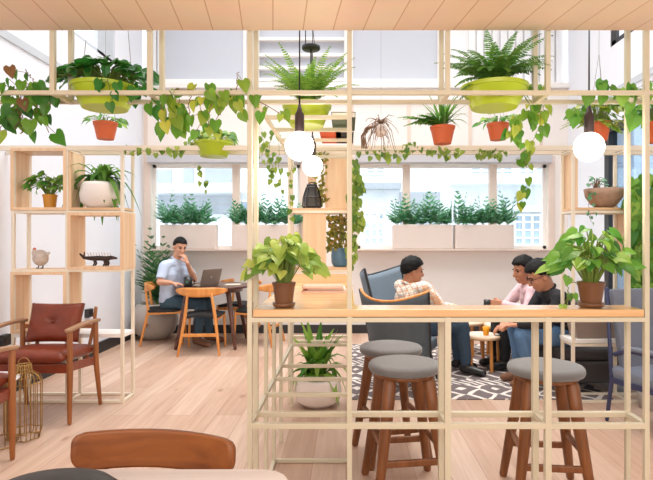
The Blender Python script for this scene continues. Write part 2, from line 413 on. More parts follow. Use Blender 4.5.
# back wall with two window openings
W1 = (X(151, BW), X(300, BW)); W2 = (X(357, BW), X(548, BW)); WZ0, WZ1 = 1.156, 2.325
b = MB(); T = .20
b.bb((LX-.3, BW, 0), (RX+.3, BW+T, WZ0)); b.bb((LX-.3, BW, WZ1), (RX+.3, BW+T, 3.40))
b.bb((LX-.3, BW, WZ0), (W1[0], BW+T, WZ1)); b.bb((W1[1], BW, WZ0), (W2[0], BW+T, WZ1)); b.bb((W2[1], BW, WZ0), (RX+.3, BW+T, WZ1))
struct('wall_back', b, M['wall'])
def side_wall(name, x0, x1, ops, mats):
    b = MB(); ys = -2.2; ye = BW
    ops = sorted(ops)
    for (a, c, z0, z1) in ops: pass
    cuts = sorted(set([ys, ye]+[o[0] for o in ops]+[o[1] for o in ops]))
    for a, c in zip(cuts, cuts[1:]):
        zs = [0, CZ]
        iv = sorted([(o[2], o[3]) for o in ops if o[0] <= a and o[1] >= c])
        z = 0
        for z0, z1 in iv:
            if z0 > z: b.bb((x0, a, z), (x1, c, z0))
            z = z1
        if z < CZ: b.bb((x0, a, z), (x1, c, CZ))
    return struct(name, b, mats)
side_wall('wall_left', LX-.3, LX, [(4.0, 6.3, 3.4, 4.3)], M['wallL'])
side_wall('wall_right', RX, RX+.3, [(3.6, 6.0, 3.5, 4.3), (3.9, 6.05, 0.0, 2.6)], M['wallL'])
b = MB(); b.bb((LX-.3, -2.5, 0), (RX+.3, -2.2, CZ)); struct('wall_front', b, M['wall'])
# trims: grey reveal lines high on the side walls
b = MB(); b.bb((LX, -.2+2.9, 2.93), (LX+.012, 5.35, 3.0)); struct('trim_1', b, M['groove'])
b = MB(); b.bb((RX-.012, 2.7, 2.93), (RX, 6.2, 3.0)); struct('trim_2', b, M['groove'])
# upper back wall: white shelf band, frosted panels, cladding
b = MB(); b.bb((LX, BW+.1, 3.40), (RX, BW+T, CZ)); struct('wall_back_upper', b, M['upper'])
b = MB(); b.bb((LX, BW-.06, 3.36), (RX, BW+.1, 3.43)); b.bb((LX, BW-.03, 3.19), (RX, BW, 3.25)); struct('trim_3', b, M['white'])
def frosted(n, p0, p1, nm):
    x0, x1 = X(p0, BW), X(p1, BW)
    b = MB()
    for a, c in (((x0-.04, 3.43), (x0, CZ)), ((x1, 3.43), (x1+.04, CZ)), ((x0, 3.43), (x1, 3.50))):
        b.bb((a[0], BW+.02, a[1]), (c[0], BW+.1, c[1]))
    o = struct('window_%d' % n, b, M['white'])
    b = MB(); b.bb((x0, BW+.05, 3.50), (x1, BW+.08, CZ)); q = b.build('pane', M['frost'], o)
frosted(3, 164, 243, ''); frosted(4, 353, 438, '')
b = MB()
for py in (38, 54, 67, 79):
    b.beam((X(258, BW), BW+.06, Z(py, BW)), (X(345, BW), BW+.06, Z(py, BW)), .08, .045)
for px in (257, 346): b.beam((X(px, BW), BW+.05, 3.43), (X(px, BW), BW+.05, CZ), .05, .07)
struct('window_5', b, M['white'])
b = MB(); b.bb((X(259, BW), BW+.085, 3.43), (X(344, BW), BW+.1, CZ)); struct('window_6', b, M['frost'])
for n, (p0, p1, m) in enumerate(((115.5, 124, 'lav'), (127.5, 131, 'lav'))):
    b = MB(); b.bb((X(p0, BW-.35), BW-.35, 3.25), (X(p1, BW-.35), BW-.30, CZ)); struct('trim_%d' % (4+n), b, M[m])
b = MB()
for px in range(470, 566, 8): b.bb((X(px, BW), BW+.06, 3.43), (X(px+6, BW), BW+.1, CZ))
for px in range(146, 163, 5): b.bb((X(px, BW), BW+.06, 3.43), (X(px+3.5, BW), BW+.1, CZ))
struct('trim_6', b, M['upper'])
b = MB()   # vertical joints on the white wall above the windows
for px in (146, 258, 352, 409, 470, 541): b.bb((X(px, BW)-.02, BW-.015, WZ1+.1), (X(px, BW)+.02, BW, 3.2))
struct('trim_7', b, M['trim'])
b = MB(); b.bb((LX-.3, 2.1, CZ), (RX+.3, BW+T, CZ+.2))
struct('ceiling', b, M['upper'])
b = MB(); b.bb((LX, -2.2, SOFZ), (RX, 2.205, SOFZ+.22)); struct('soffit', b, M['planks'])
b = MB(); b.bb((LX, 2.12, SOFZ+.22), (RX, 2.205, CZ)); struct('wall_above_soffit', b, M['upper'])
b = MB(); b.bb((LX+.02, BW-.02, 0), (RX, BW, .115)); struct('baseboard_back', b, M['skirt'])
b = MB(); b.bb((LX, -.2, 0), (LX+.02, BW, .125)); struct('baseboard_left', b, M['skirt'])
b = MB(); b.bb((RX-.02, 6.1, 0), (RX, BW, .125)); struct('baseboard_right', b, M['skirt'])

def window(n, w0, w1, mull):
    y = BW; t = .045
    b = MB()
    b.bb((w0-.09, y-.025, WZ1), (w1+.09, y+.02, WZ1+.11)); b.bb((w0-.05, y-.012, WZ0-.03), (w1+.05, y+.02, WZ0))
    b.bb((w0-.09, y-.025, WZ0), (w0, y+.02, WZ1)); b.bb((w1, y-.025, WZ0), (w1+.09, y+.02, WZ1))
    o = struct('window_%d' % n, b, M['trim'], bevel=.004)
    b = MB(); b.bb((w0, y+T-.13, WZ0), (w0+t, y+T-.07, WZ1)); b.bb((w1-t, y+T-.13, WZ0), (w1, y+T-.07, WZ1))
    b.bb((w0, y+T-.13, WZ0), (w1, y+T-.07, WZ0+t)); b.bb((w0, y+T-.13, WZ1-t), (w1, y+T-.07, WZ1)); b.build('window_frame', M['white'], o)
    for m in mull:
        xm = X(m, BW); b = MB(); b.bb((xm-.05, y+.055, WZ0), (xm+.05, y+.14, WZ1)); b.build('mullion', M['trim'], o)
    b = MB(); b.bb((w0, y+T-.105, WZ0), (w1, y+T-.095, WZ1)); b.build('pane', M['glass'], o)
    b = MB(); b.bb((w0-.02, y-.19, WZ0-.018), (w1+.02, y+T-.13, WZ0+.002)); b.build('window_sill', M['trim'], o)
window(1, W1[0], W1[1], (235,)); window(2, W2[0], W2[1], (407, 494.5))
for k, (w0, w1) in enumerate((W1, W2)):
    b = MB(); b.bb((w0-.03, BW-.085, WZ1+.012), (w1+.03, BW-.027, WZ1+.115)); b.tube([(w0, BW-.055, WZ1+.01), (w1, BW-.055, WZ1+.01)], .014, 10)
    o = b.build('roller_blind', M['blind']); tag(o, ['rolled-up grey blind at the head of the left window', 'rolled-up grey blind at the head of the right window'][k], 'blind')
# right glazing
b = MB()
for y in (3.9, 6.05): b.bb((RX-.02, y-.05, 0), (RX+.08, y+.05, 2.6))
b.bb((RX-.02, 3.9, 2.52), (RX+.08, 6.05, 2.6)); b.bb((RX-.02, 4.95, 0), (RX+.08, 5.03, 2.6)); b.bb((RX-.02, 3.9, 0), (RX+.08, 6.05, .08))
o = struct('door_1', b, M['skirt']); b = MB(); b.bb((RX+.03, 3.9, .08), (RX+.036, 6.05, 2.52)); b.build('pane', M['glassb'], o)
b = MB(); b.bb((RX+.01, 3.6, 3.5), (RX+.05, 3.66, 4.3)); b.bb((RX+.01, 5.9, 3.5), (RX+.05, 6.0, 4.3)); b.bb((RX+.01, 3.6, 3.5), (RX+.05, 6.0, 3.56))
struct('window_7', b, M['skirt'])
b = MB(); b.bb((LX-.06, 4.0, 3.4), (LX-.02, 4.06, 4.3)); b.bb((LX-.06, 5.9, 3.4), (LX-.02, 6.3, 4.3)); b.bb((LX-.06, 4.0, 3.4), (LX-.02, 6.3, 3.45))
struct('window_8', b, M['groove'])

# ================================================================== OUTSIDE
b = MB(); b.bb((-30, 7.6, -.3), (30, 30, -.1)); b.bb((RX+.3, -5, -.3), (30, 7.6, -.1)); o = struct('ground', b, M['pave'])
bt = thing('building', 'white building with grey brick panels seen through the back windows', 'building', (0, 12, -.1))
b = MB(); b.bb((-9, 0, 0), (9, .4, 7)); b.build('facade', M['bldg'], bt)
def fwin(x0, y0, x1, y1, nx, ny):
    s_ = 12/FPX; bx = lambda px: (px-VX)*s_; bz = lambda py: H-(py-VY)*s_+.1
    b = MB(); X0, X1, Z0, Z1 = bx(x0), bx(x1), bz(y1), bz(y0)
    b.bb((X0, -.06, Z0), (X1, 0, Z0+.05)); b.bb((X0, -.06, Z1-.05), (X1, 0, Z1)); 
    for i in range(nx+1):
        xx = X0+(X1-X0)*i/nx; b.bb((xx-.03, -.063, Z0-.003), (xx+.03, -.001, Z1+.003))
    for i in range(1, ny):
        zz = Z0+(Z1-Z0)*i/ny; b.bb((X0, -.05, zz-.02), (X1, -.002, zz+.02))
    o = b.build('window', M['white'], bt)
    b = MB(); b.bb((X0, -.03, Z0+.01), (X1, -.01, Z1-.01)); b.build('pane', M['bwin'], o)
for a in ((364, 212, 384, 246, 3, 4), (514, 214, 540, 246, 3, 4), (366, 166, 385, 175, 2, 2), (470, 166, 512, 176, 4, 2), (518, 166, 542, 176, 3, 2), (240, 200, 262, 236, 2, 3)): fwin(*a)
def panel(x0, y0, x1, y1, d, m, nm):
    s_ = 12/FPX; b = MB(); b.bb(((x0-VX)*s_, -d, H+.1-(y1-VY)*s_), ((x1-VX)*s_, 0, H+.1-(y0-VY)*s_)); b.build(nm, M[m], bt)
panel(150, 170, 172, 184, .05, 'bldgg', 'brick_panel'); panel(184, 167, 194, 184, .08, 'bldgg', 'brick_panel'); panel(150, 196, 240, 214, .05, 'bldgg', 'brick_panel')
panel(205, 168, 232, 182, .05, 'bldgg', 'brick_panel'); panel(140, 186, 250, 194, .5, 'bldg', 'ledge'); panel(360, 184, 400, 190, .3, 'bldgg', 'ledge'); panel(450, 178, 560, 186, .6, 'bldg', 'ledge')
panel(400, 192, 440, 235, .06, 'bldgg', 'brick_panel'); panel(505, 206, 560, 212, .3, 'bldg', 'ledge')

# ================================================================== FOLIAGE HELPERS
def rnd(a, b): return random.uniform(a, b)
def rv(k=1): return Vector((rnd(-k, k), rnd(-k, k), rnd(-k, k)))
def bush(ml, ms, c, n, rx, ry, h0, h1, size, kind='heart', asp=.85, down=.5, petiole=.0022):
    c = Vector(c)
    for i in range(n):
        az = 2*PI*i*.618+rnd(-.3, .3); q = math.sqrt(rnd(.05, 1)); 
        e = c+Vector((math.cos(az)*rx*q, math.sin(az)*ry*q, h0+(h1-h0)*(1-q*q*.75)*rnd(.55, 1)))
        mid = (c*.45+e*.55)+Vector((0, 0, abs(h1)*.25)); 
        ms.tube([c+Vector((math.cos(az)*.02, math.sin(az)*.02, 0)), mid, e], petiole, 4, False)
        out = Vector((math.cos(az), math.sin(az)*.8-.25, -down*rnd(.3, 1.6)))+rv(.35)
        nn = Vector((math.cos(az)*.3, -.7, .8))+rv(.45)
        s = size*rnd(.65, 1.15)
        ml.leaf(e, out, nn, s, s*asp, kind)
def lerp_path(pts, t):
    L = [0]
    for a, b in zip(pts, pts[1:]): L.append(L[-1]+(b-a).length)
    d = t*L[-1]
    for i in range(len(pts)-1):
        if d <= L[i+1] or i == len(pts)-2:
            k = (d-L[i])/max(1e-6, L[i+1]-L[i]); return pts[i].lerp(pts[i+1], k)
def vine(ml, ms, pts, n, size, kind='heart', asp=.85, off=.035, stem=.002):
    pts = [Vector(p) for p in pts]
    sm = [lerp_path(pts, i/14)+rv(.006) for i in range(15)]
    ms.tube(sm, stem, 4, False)
    for i in range(n):
        p = lerp_path(pts, (i+rnd(.1, .9))/n); o = rv(off)
        e = p+o+Vector((0, -.01, 0)); ms.tube([p, e], stem*.7, 4, False)
        d = Vector((o.x*12+rnd(-.5, .5), rnd(-.4, .2), -1)); nn = Vector((rnd(-.8, .8), -1, rnd(-.1, .8)))
        s = size*rnd(.6, 1.15); ml.leaf(e, d, nn, s, s*asp, kind)
def ribbon(ml, pts, wd, seg=7):
    pts = [Vector(p) for p in pts]; P_ = [lerp_path(pts, i/seg) for i in range(seg+1)]; vs = []
    for i, p in enumerate(P_):
        t = (P_[min(i+1, seg)]-P_[max(i-1, 0)]).normalized(); x = t.cross(Vector((0, 0, 1)))
        x = x.normalized() if x.length > .05 else Vector((1, 0, 0)); u = i/seg
        w_ = wd*(.35+.65*math.sin(PI*min(1, u*1.0+.18)))*(1 if u < .95 else .2)/1.0
        up = x.cross(t)
        vs += [p-x*w_/2+up*w_*.12, p, p+x*w_/2+up*w_*.12]
    fs = []
    for i in range(seg): a = i*3; fs += [(a, a+1, a+4, a+3), (a+1, a+2, a+5, a+4)]
    ml.add(vs, fs)
def curve(c, az, L, rise, droop, n=7, ysq=1.0):
    c = Vector(c); return [c+Vector((math.cos(az)*L*t, math.sin(az)*L*t*ysq, rise*t-droop*t*t)) for t in [i/n for i in range(n+1)]]
def frond(ml, ms, pts, nl, ll, lw, lean=.5, kind='needle', stem=.0018):
    ms.tube(pts, [stem*(1-.6*i/(len(pts)-1)) for i in range(len(pts))], 4, False)
    for i in range(nl):
        t = .12+.88*(i+.5)/nl; p = lerp_path(pts, t); q = lerp_path(pts, min(1, t+.05)); a = (q-p)
        if a.length < 1e-6: a = p-lerp_path(pts, t-.05)
        a.normalize(); s = a.cross(Vector((0, 0, 1))); s = s.normalized() if s.length > .05 else Vector((1, 0, 0))
        l = ll*max(.25, math.sin(PI*min(.97, t*.85+.12)))
        for sg in (-1, 1):
            d = s*sg+a*lean+Vector((0, 0, -.15))+rv(.12); ml.leaf(p, d, s.cross(a)+rv(.2), l, lw, kind, .15)
def fern(ml, ms, c, n, L, rise, droop, nl=20, ll=.045, lw=.012, ysq=.8, a0=0, a1=2*PI):
    for i in range(n):
        az = a0+(a1-a0)*(i+rnd(.1, .9))/n; k = rnd(.65, 1.1)
        frond(ml, ms, curve(c, az, L*k, rise*rnd(.7, 1.15), droop*rnd(.7, 1.1), 7, ysq), nl, ll, lw)
def palm(ml, ms, c, n, L, rise, droop, nl=9, ll=.12, lw=.022, ysq=.8):
    for i in range(n):
        az = 2*PI*i*.618; k = rnd(.3, 1.1)
        frond(ml, ms, curve(c, az, L*k, rise*rnd(.5, 1.1)*(1.2-.3*k), droop*rnd(.6, 1.1)*k, 6, ysq), nl, ll*rnd(.8, 1.1), lw, .9, 'blade')
def potprof(r0, r1, h, lip=.012):
    return [(r0*.6, 0), (r0, 0), (r0+(r1-r0)*.85, h*.82), (r1, h*.83), (r1+.003, h), (r1-lip*.6, h), (r1-lip, h*.88), (.001, h*.86)]
def pot(t, r0, r1, h, m, z=0, saucer=0, name='pot'):
    b = MB(); b.lathe(potprof(r0, r1, h), (0, 0, z), 28); p = b.build(name, M[m], t, True)
    p.modifiers.new('edge', 'EDGE_SPLIT').split_angle = R(40)
    b = MB(); b.lathe([(.001, h*.85), (r1*.9, h*.85), (r1*.9, h*.89), (.001, h*.9)], (0, 0, z), 20); b.build('soil', M['soil'], t)
    if saucer:
        b = MB(); b.lathe([(saucer*.8, 0), (saucer, .004), (saucer+.004, .02), (saucer-.006, .02), (.001, .012)], (0, 0, z-.012), 28); b.build('saucer', M[m], t, True)
def fol(t, ml, ms, leafm, stemm='stem'):
    ml.build('foliage', M[leafm], t, False); 
    if ms.v: ms.build('stems', M[stemm], t)
def L2(t, p): return Vector(p)-t.location
def hangwires(t, z, r, top, n=3):
    b = MB(); k = Vector((0, 0, z+.42))
    for i in range(n): a = 2*PI*i/n+.5; b.tube([Vector((r*math.cos(a), r*math.sin(a), z)), k], .0012, 4, False)
    b.tube([k, Vector((0, 0, top))], .0012, 4, False); b.build('hanging_wire', M['thin'], t)

# ================================================================== FRONT LATTICE + PENINSULA (cream steel frame)
F0, F1 = 2.234, 2.382
PX = [X(p, F0) for p in (53, 150, 250, 349.5, 447.5, 547.5, 646)]
CT = .983; CTH = .032
la = thing('room_divider', 'tall cream steel lattice frame with double posts holding the bar counter', 'room divider', (0, F0, 0))
def lbar(p, q, w, nm='rail', h=None):
    p = Vector(p)-la.location; q = Vector(q)-la.location
    b = MB(); b.beam(p, q, w, h); b.build(nm, M['cream'], la, bevel=.002)
for i, x in enumerate(PX):
    for D in (F0, F1):
        w_ = .021
        if i < 2: lbar((x, D, GZ-.01), (x, D, 2.7), w_, 'post')
        elif i in (2, 3, 6):
            lbar((x, D, 0), (x, D, 2.7), w_, 'post')
        else:
            lbar((x, D, GZ-.01), (x, D, 2.7), w_, 'post'); lbar((x, D, 0), (x, D, CT-CTH-.001), w_+.006, 'post')
for D in (F0, F1):
    lbar((LX+.01, D, GZ), (RX-.01, D, GZ), .0185); lbar((PX[2], D, CT-CTH-.014), (PX[6], D, CT-CTH-.012), .02)
    lbar((PX[2], D, .483), (PX[6], D, .483), .024)
for x in PX:
    lbar((x, F0, GZ), (x, F1, GZ), .022)
for x in PX[2:]: lbar((x, F0, .483), (x, F1, .483), .024)
# peninsula frame behind the left bay
XL, XR = PX[2], PX[3]
for D in (2.68, 2.98, 3.29, 3.62, 3.95):
    if D != 3.62: lbar((XL, D, 0), (XL, D, CT-CTH), .02, 'post'); lbar((XL, D, .483), (XR, D, .483), .021)
    lbar((XL, D, GZ), (XR, D, GZ), .02)
    lbar((XL, D, CT-CTH-.014), (XR, D, CT-CTH-.014), .018)
lbar((XL, F1, .483), (XL, 3.95, .483), .021); lbar((XR, F1, .483), (XR, 3.95, .483), .021); lbar((XR, 3.95, 0), (XR, 3.95, CT-CTH), .02, 'post')
for D in (2.68, 2.99): lbar((XL, D, .012), (XR, D, .012), .02)
lbar((XL, F1, .012), (XL, 2.99, .012), .02); lbar((XR, F1, .012), (XR, 2.99, .012), .02)
lbar((XL, F1, GZ), (XL, 3.95, GZ), .018); lbar((XR, F1, GZ), (XR, 3.95, GZ), .018)
lbar((XL, F1, CT-CTH-.014), (XL, 3.95, CT-CTH-.014), .018)
# countertop: bar front and peninsula in one L
b = MB(); z0, z1 = CT-CTH, CT
fx0, fx1 = PX[2]+.0145, PX[6]-.0145
pts = [(XL+.012, 3.97), (XL+.015, F0-.012), (fx1+.0, F0-.012), (fx1, F1-.005), (XR+.028, F1-.005), (XR+.028, 3.97)]
n = len(pts); b.add([(x, y, z0) for x, y in pts]+[(x, y, z1) for x, y in pts], [tuple(range(n))[::-1], tuple(range(n, 2*n))]+[(i, (i+1) % n, n+(i+1) % n, n+i) for i in range(n)])
o = b.build('countertop', M['counter'], bevel=.003); tag(o, 'glossy light wood bar countertop with peninsula set in the cream frame', 'countertop')

# ================================================================== REAR RACK ROW
R0, R1 = 4.085, 4.283
RT = 2.015
def rack(name, label, xs, zs, floor_rail=True, low=None):
    t = thing(name, label, 'shelving unit', ((xs[0]+xs[-1])/2, R0, 0))
    def bar(p, q, w, nm='rail'):
        b = MB(); b.beam(Vector(p)-t.location, Vector(q)-t.location, w); b.build(nm, M['creamLit'], t, bevel=.002)
    for x in xs:
        for D in (R0, R1): bar((x, D, 0), (x, D, RT-.012), .024, 'post')
    for z in zs:
        for D in (R0, R1): bar((xs[0], D, z), (xs[-1], D, z), .022)
        for x in xs: bar((x, R0, z), (x, R1, z), .02)
    return t
def shelfboard(t, x0, x1, z, m='ply', nm='shelf', th=.02):
    b = MB(); b.bb(Vector((x0, R0-.01, z))-t.location, Vector((x1, R1+.01, z+th))-t.location); b.build(nm, M[m], t, bevel=.0015)
def cube(t, x0, x1, z0, z1, th=.024, back=None, bx=None):
    x0 -= .004; x1 += .003; z0 -= .003; z1 += .001
    lo = t.location; b = MB(); y0, y1 = R0-.019, R1+.022
    for a, c in (((x0, y0, z0), (x1, y1, z0+th)), ((x0, y0, z1-th), (x1, y1, z1)), ((x0, y0, z0+th), (x0+th, y1, z1-th)), ((x1-th, y0, z0+th), (x1, y1, z1-th))):
        b.bb(Vector(a)-lo, Vector(c)-lo)
    o = b.build('box', M['plyz'], t, bevel=.0015)
    return o
xl = [X(13.5, R0), X(67.5, R0), X(122.5, R0)]
rl = rack('shelving_unit', 'tall open shelf of plywood cubes in a cream frame along the left wall', xl, (.012, 1.04, 1.50, 1.99))
cube(rl, xl[0]-.01, xl[1]-.005, 1.515, 2.0); cube(rl, xl[1]+.012, xl[2]+.01, 1.05, 1.495); cube(rl, xl[0]-.01, xl[1]-.005, .55, 1.03)
shelfboard(rl, xl[1]+.012, xl[2]+.01, 1.515)
b = MB(); b.bb(Vector((xl[1]+.014, R0-.01, 1.536))-rl.location, Vector((xl[1]+.034, R1+.01, 1.97))-rl.location); b.build('divider', M['plyz'], rl)
shelfboard(rl, xl[0], xl[2]+.01, .515, 'white', 'lower_shelf', .03)
shelfboard(rl, xl[0], xl[1], 1.032, 'ply')
# tower in the middle
xt = [X(289.5, R0), X(349, R0)]
rt = rack('shelf_tower', 'narrow open shelf tower with plywood panels at the end of the peninsula', xt, (.483, 1.035, 1.50, 1.99))
shelfboard(rt, xt[0], xt[1], 1.51, 'ply'); shelfboard(rt, xt[0], xt[1], 1.045, 'ply')
def vpanel(t, px0, px1, z0, z1, D, m='plyz', nm='panel'):
    b = MB(); b.bb(Vector((X(px0, D), D, z0))-t.location, Vector((X(px1, D), D+.018, z1))-t.location); b.build(nm, M[m], t)
vpanel(rt, 325, 347, 1.532, 1.95, R0+.16); vpanel(rt, 303, 326, 1.067, 1.49, R0+.02); vpanel(rt, 308, 316, 1.532, 1.95, R0+.17)
# right rack
xr = [X(573, R0), X(628, R0), X(683, R0)]
rr = rack('shelving_unit', 'open shelf with plywood shelves in a cream frame by the right glass door', xr, (.012, .455, 1.50, 1.99))
shelfboard(rr, xr[0], xr[1], 1.515); shelfboard(rr, xr[1], xr[2], 1.515); shelfboard(rr, xr[0]-.02, xr[1], .47, 'white', 'lower_shelf', .03); 
b = MB(); b.bb(Vector((xr[0]+.014, R0-.01, 1.536))-rr.location, Vector((xr[0]+.034, R1+.01, 1.97))-rr.location); b.build('divider', M['plyz'], rr)
b = MB(); b.bb(Vector((xr[1]+.014, R0-.01, 1.056))-rr.location, Vector((xr[1]+.034, R1+.01, 1.49))-rr.location); b.build('divider', M['plyz'], rr)
# overhead beams joining the racks
ov = thing('overhead_frame', 'pair of cream overhead rails joining the rear shelves from wall to wall', 'overhead frame', (0, R0, 1.99))
for D in (R0, R1):
    b = MB(); b.beam((LX+.01, D-R0, .012), (RX-.01, D-R0, .012), .03, .036); b.build('rail', M['creamLit'], ov)
for x in (xl[0], xl[1], xl[2], X(200, R0), X(409, R0), X(500, R0), xt[0], xt[1], xr[0], xr[1]):
    b = MB(); b.beam((x, .015, .012), (x, R1-R0-.015, .012), .02); b.build('crossbar', M['creamLit'], ov)

# ================================================================== RUG, SEATING AND TABLES
b = MB(); b.bb((.04, 4.16, 0), (2.15, 6.35, .008)); o = b.build('rug', M['rug']); tag(o, 'dark grey rug with cream zigzag and diamond lines under the lounge seats', 'rug')

def bar_stool(loc, rz, label):
    t = thing('bar_stool', label, 'bar stool', loc, rz, 'grey round bar stools at the counter')
    b = MB(); b.lathe([(.05, .606), (.168, .606), (.181, .610), (.187, .621), (.186, .638), (.179, .648), (.155, .654), (.001, .656)], seg=40); b.build('seat', M['grey'], t, True)
    b = MB(); b.lathe([(.001, .585), (.15, .585), (.158, .59), (.158, .606), (.001, .606)], seg=32); b.build('seat_base', M['walnut'], t, True)
    co = [(1, 1), (1, -1), (-1, -1), (-1, 1)]
    for sx, sy in co:
        b = MB(); b.tube([(sx*.10, sy*.10, .57), (sx*.118, sy*.118, .42), (sx*.175, sy*.175, .012)], [.033, .031, .021], 14, True); b.build('leg', M['walnut'], t, True)
    for i in range(4):
        a, c = co[i], co[(i+1) % 4]; z = .19 if i % 2 else .26; k = .10+.075*(1-(z/.57)); b = MB()
        b.beam((a[0]*k, a[1]*k, z), (c[0]*k, c[1]*k, z), .02, .034); b.build('stretcher', M['walnut'], t, bevel=.006)
    return t
st = bar_stool((X(404.5, 2.69), 2.69, 0), R(8), 'grey round bar stool nearest the middle post of the counter')
dup(st, (X(391, 3.10), 3.11, 0), R(14), 'grey round bar stool behind another, in front of the slate lounge chair')
dup(st, (X(545.5, 2.63), 2.63, 0), R(-6), 'grey round bar stool alone at the right half of the counter')

# dining chairs: oak frame, black pad
def dining_chair(loc, rz, label):
    t = thing('dining_chair', label, 'chair', loc, rz, 'oak dining chairs round the dark table')
    b = MB(); b.sheet(lambda u, v: Vector(((u-.5)*(.43-.06*(1-v)), -.19+.40*v, .437+.012*math.cos((u-.5)*5)-.012)), 10, 8, .032); b.build('seat', M['black'], t, True, .004)
    for s in (-1, 1):
        b = MB(); b.tube([(s*.20, .2, .42), (s*.215, .22, .01)], [.017, .012], 10); b.build('leg', M['oak'], t, True)
        b = MB(); b.tube([(s*.225, -.27, .01), (s*.165, -.185, .42), (s*.13, -.22, .68)], [.013, .02, .013], 10); b.build('leg', M['oak'], t, True)
        b = MB(); b.beam((s*.205, .2, .40), (s*.17, -.19, .39), .018, .035); b.build('seat_rail', M['oak'], t, bevel=.004)
    b = MB(); b.beam((.18, .205, .39), (-.18, .205, .39), .018, .035); b.build('seat_rail', M['oak'], t, bevel=.004)
    b = MB(); b.beam((.195, -.225, .225), (-.195, -.225, .225), .018, .036); b.build('stretcher', M['oak'], t, bevel=.004)
    def fn(u, v):
        s = u*2-1; h = .052*(1-.75*abs(s)**3.5); return Vector((s*.285, -.245+.15*s*s, .70+.012*s*s+(v-.5)*2*h))
    b = MB(); b.sheet(fn, 20, 4, .018); b.build('backrest', M['oak'], t, True)
    return t
TC = Vector((X(213, 6.4), 6.4, 0)); TZ = .728
dc = dining_chair((X(203.5, 5.98)+.0, 5.98, 0), R(4), 'oak dining chair with curved backrest turned toward the camera at the dark table')
dup(dc, (-2.25, 6.5, 0), R(-78), 'oak dining chair the man in the pale blue shirt sits on')
dup(dc, (X(230, 6.98)+.12, 6.93, 0), R(170), 'oak dining chair on the window side of the dark table')
dup(dc, (X(258, 6.45), 6.42, 0), R(78), 'oak dining chair at the right end of the dark table, by the divider')
t = thing('dining_table', 'round dark walnut dining table under the left window', 'table', TC)
b = MB(); b.lathe([(.001, TZ-.028), (.44, TZ-.028), (.468, TZ-.02), (.475, TZ-.008), (.472, TZ), (.001, TZ)], seg=48); o = b.build('tabletop', M['dark'], t, True); o.modifiers.new('e', 'EDGE_SPLIT').split_angle = R(50)
b = MB(); b.lathe([(.001, TZ-.075), (.36, TZ-.075), (.36, TZ-.03), (.001, TZ-.03)], seg=40); b.build('apron', M['dark'], t)
for k in range(4):
    a = R(45+90*k); b = MB(); b.tube([(.34*math.cos(a), .34*math.sin(a), TZ-.05), (.49*math.cos(a), .49*math.sin(a), .012)], [.032, .018], 10); b.build('leg', M['dark'], t, True)

# leather armchairs
def armchair(loc, rz, label):
    t = thing('armchair', label, 'armchair', loc, rz, 'tan leather armchairs at the left')
    for s in (-1, 1):
        b = MB(); b.tube([(s*.28, -.19, .012), (s*.28, -.185, .35), (s*.28, -.185, .645)], [.014, .021, .018], 12); b.build('leg', M['teak'], t, True)
        b = MB(); b.tube([(s*.285, .25, .012), (s*.28, .19, .36), (s*.28, .19, .665)], [.014, .021, .016], 12); b.build('leg', M['teak'], t, True)
        b = MB(); b.sheet(lambda u, v: Vector((s*(.28+.004*math.sin(u*PI))+(v-.5)*.046, -.215+.44*u, .652+.012*math.sin(u*PI)+.012*u)), 10, 2, .024); b.build('armrest', M['arm'], t, True, .006)
        b = MB(); b.beam((s*.27, -.18, .395), (s*.27, .19, .36), .022, .06); b.build('seat_rail', M['leather'], t, bevel=.006)
        b = MB(); b.tube([(s*.2, .20, .36), (s*.21, .30, .60), (s*.21, .335, .74)], .014, 8); b.build('back_post', M['teak'], t, True)
    b = MB(); b.beam((-.27, -.19, .39), (.27, -.19, .39), .022, .065); b.build('seat_rail', M['leather'], t, bevel=.006)
    b = MB(); b.beam((-.28, .2, .62), (.28, .2, .62), .02, .03); b.build('back_rail', M['teak'], t, bevel=.004)
    def pad(w, d, cth, pinch=0):
        b = MB()
        n = 14; vs = []; fs = []
        for side in (1, -1):
            for i in range(n+1):
                for j in range(n+1):
                    u, v = i/n*2-1, j/n*2-1
                    e = (1-abs(u)**5)*(1-abs(v)**5); h = cth*(.45+.55*e**.5)
                    if pinch: h *= 1-.55*math.exp(-(u*u+v*v)*22)+.0; h *= 1-.12*math.exp(-abs(abs(u)-abs(v))*14)
                    k = 1-.04*(1-min(1, e*3)); vs.append((u*w*(1-.04*(1-v*v)), v*d*(1-.04*(1-u*u)), side*h*(1 if e > 0 else .55)))
        N = (n+1)**2; ix = lambda i, j: i*(n+1)+j
        for i in range(n):
            for j in range(n):
                fs.append((ix(i, j), ix(i+1, j), ix(i+1, j+1), ix(i, j+1))); fs.append((N+ix(i, j), N+ix(i, j+1), N+ix(i+1, j+1), N+ix(i+1, j)))
        for i in range(n):
            fs += [(ix(i, 0), N+ix(i, 0), N+ix(i+1, 0), ix(i+1, 0)), (ix(i, n), ix(i+1, n), N+ix(i+1, n), N+ix(i, n)), (ix(0, i), ix(0, i+1), N+ix(0, i+1), N+ix(0, i)), (ix(n, i), N+ix(n, i), N+ix(n, i+1), ix(n, i+1))]
        b.add(vs, fs); return b
    b = pad(.262, .235, .052); m = Matrix.Rotation(R(-4), 4, 'X'); b.v = [tuple(m @ Vector(p)+Vector((0, -.0, .455))) for p in b.v]; o = b.build('seat_cushion', M['leather'], t, True)
    b = pad(.20, .15, .055, 1); m = Matrix.Rotation(R(70), 4, 'X'); b.v = [tuple(m @ Vector(p)+Vector((-.045, .215, .645))) for p in b.v]; bcu = b.build('back_cushion', M['leather'], t, True)
    b = MB(); b.ell((-.045, .178, .655), (.011, .008, .011)); b.build('button', M['leather'], bcu, True)
    return t
ac = armchair((X(69.5, 3.6)-.28, 3.79, 0), 0, 'tan leather armchair with buttoned back cushion in front of the left shelf')
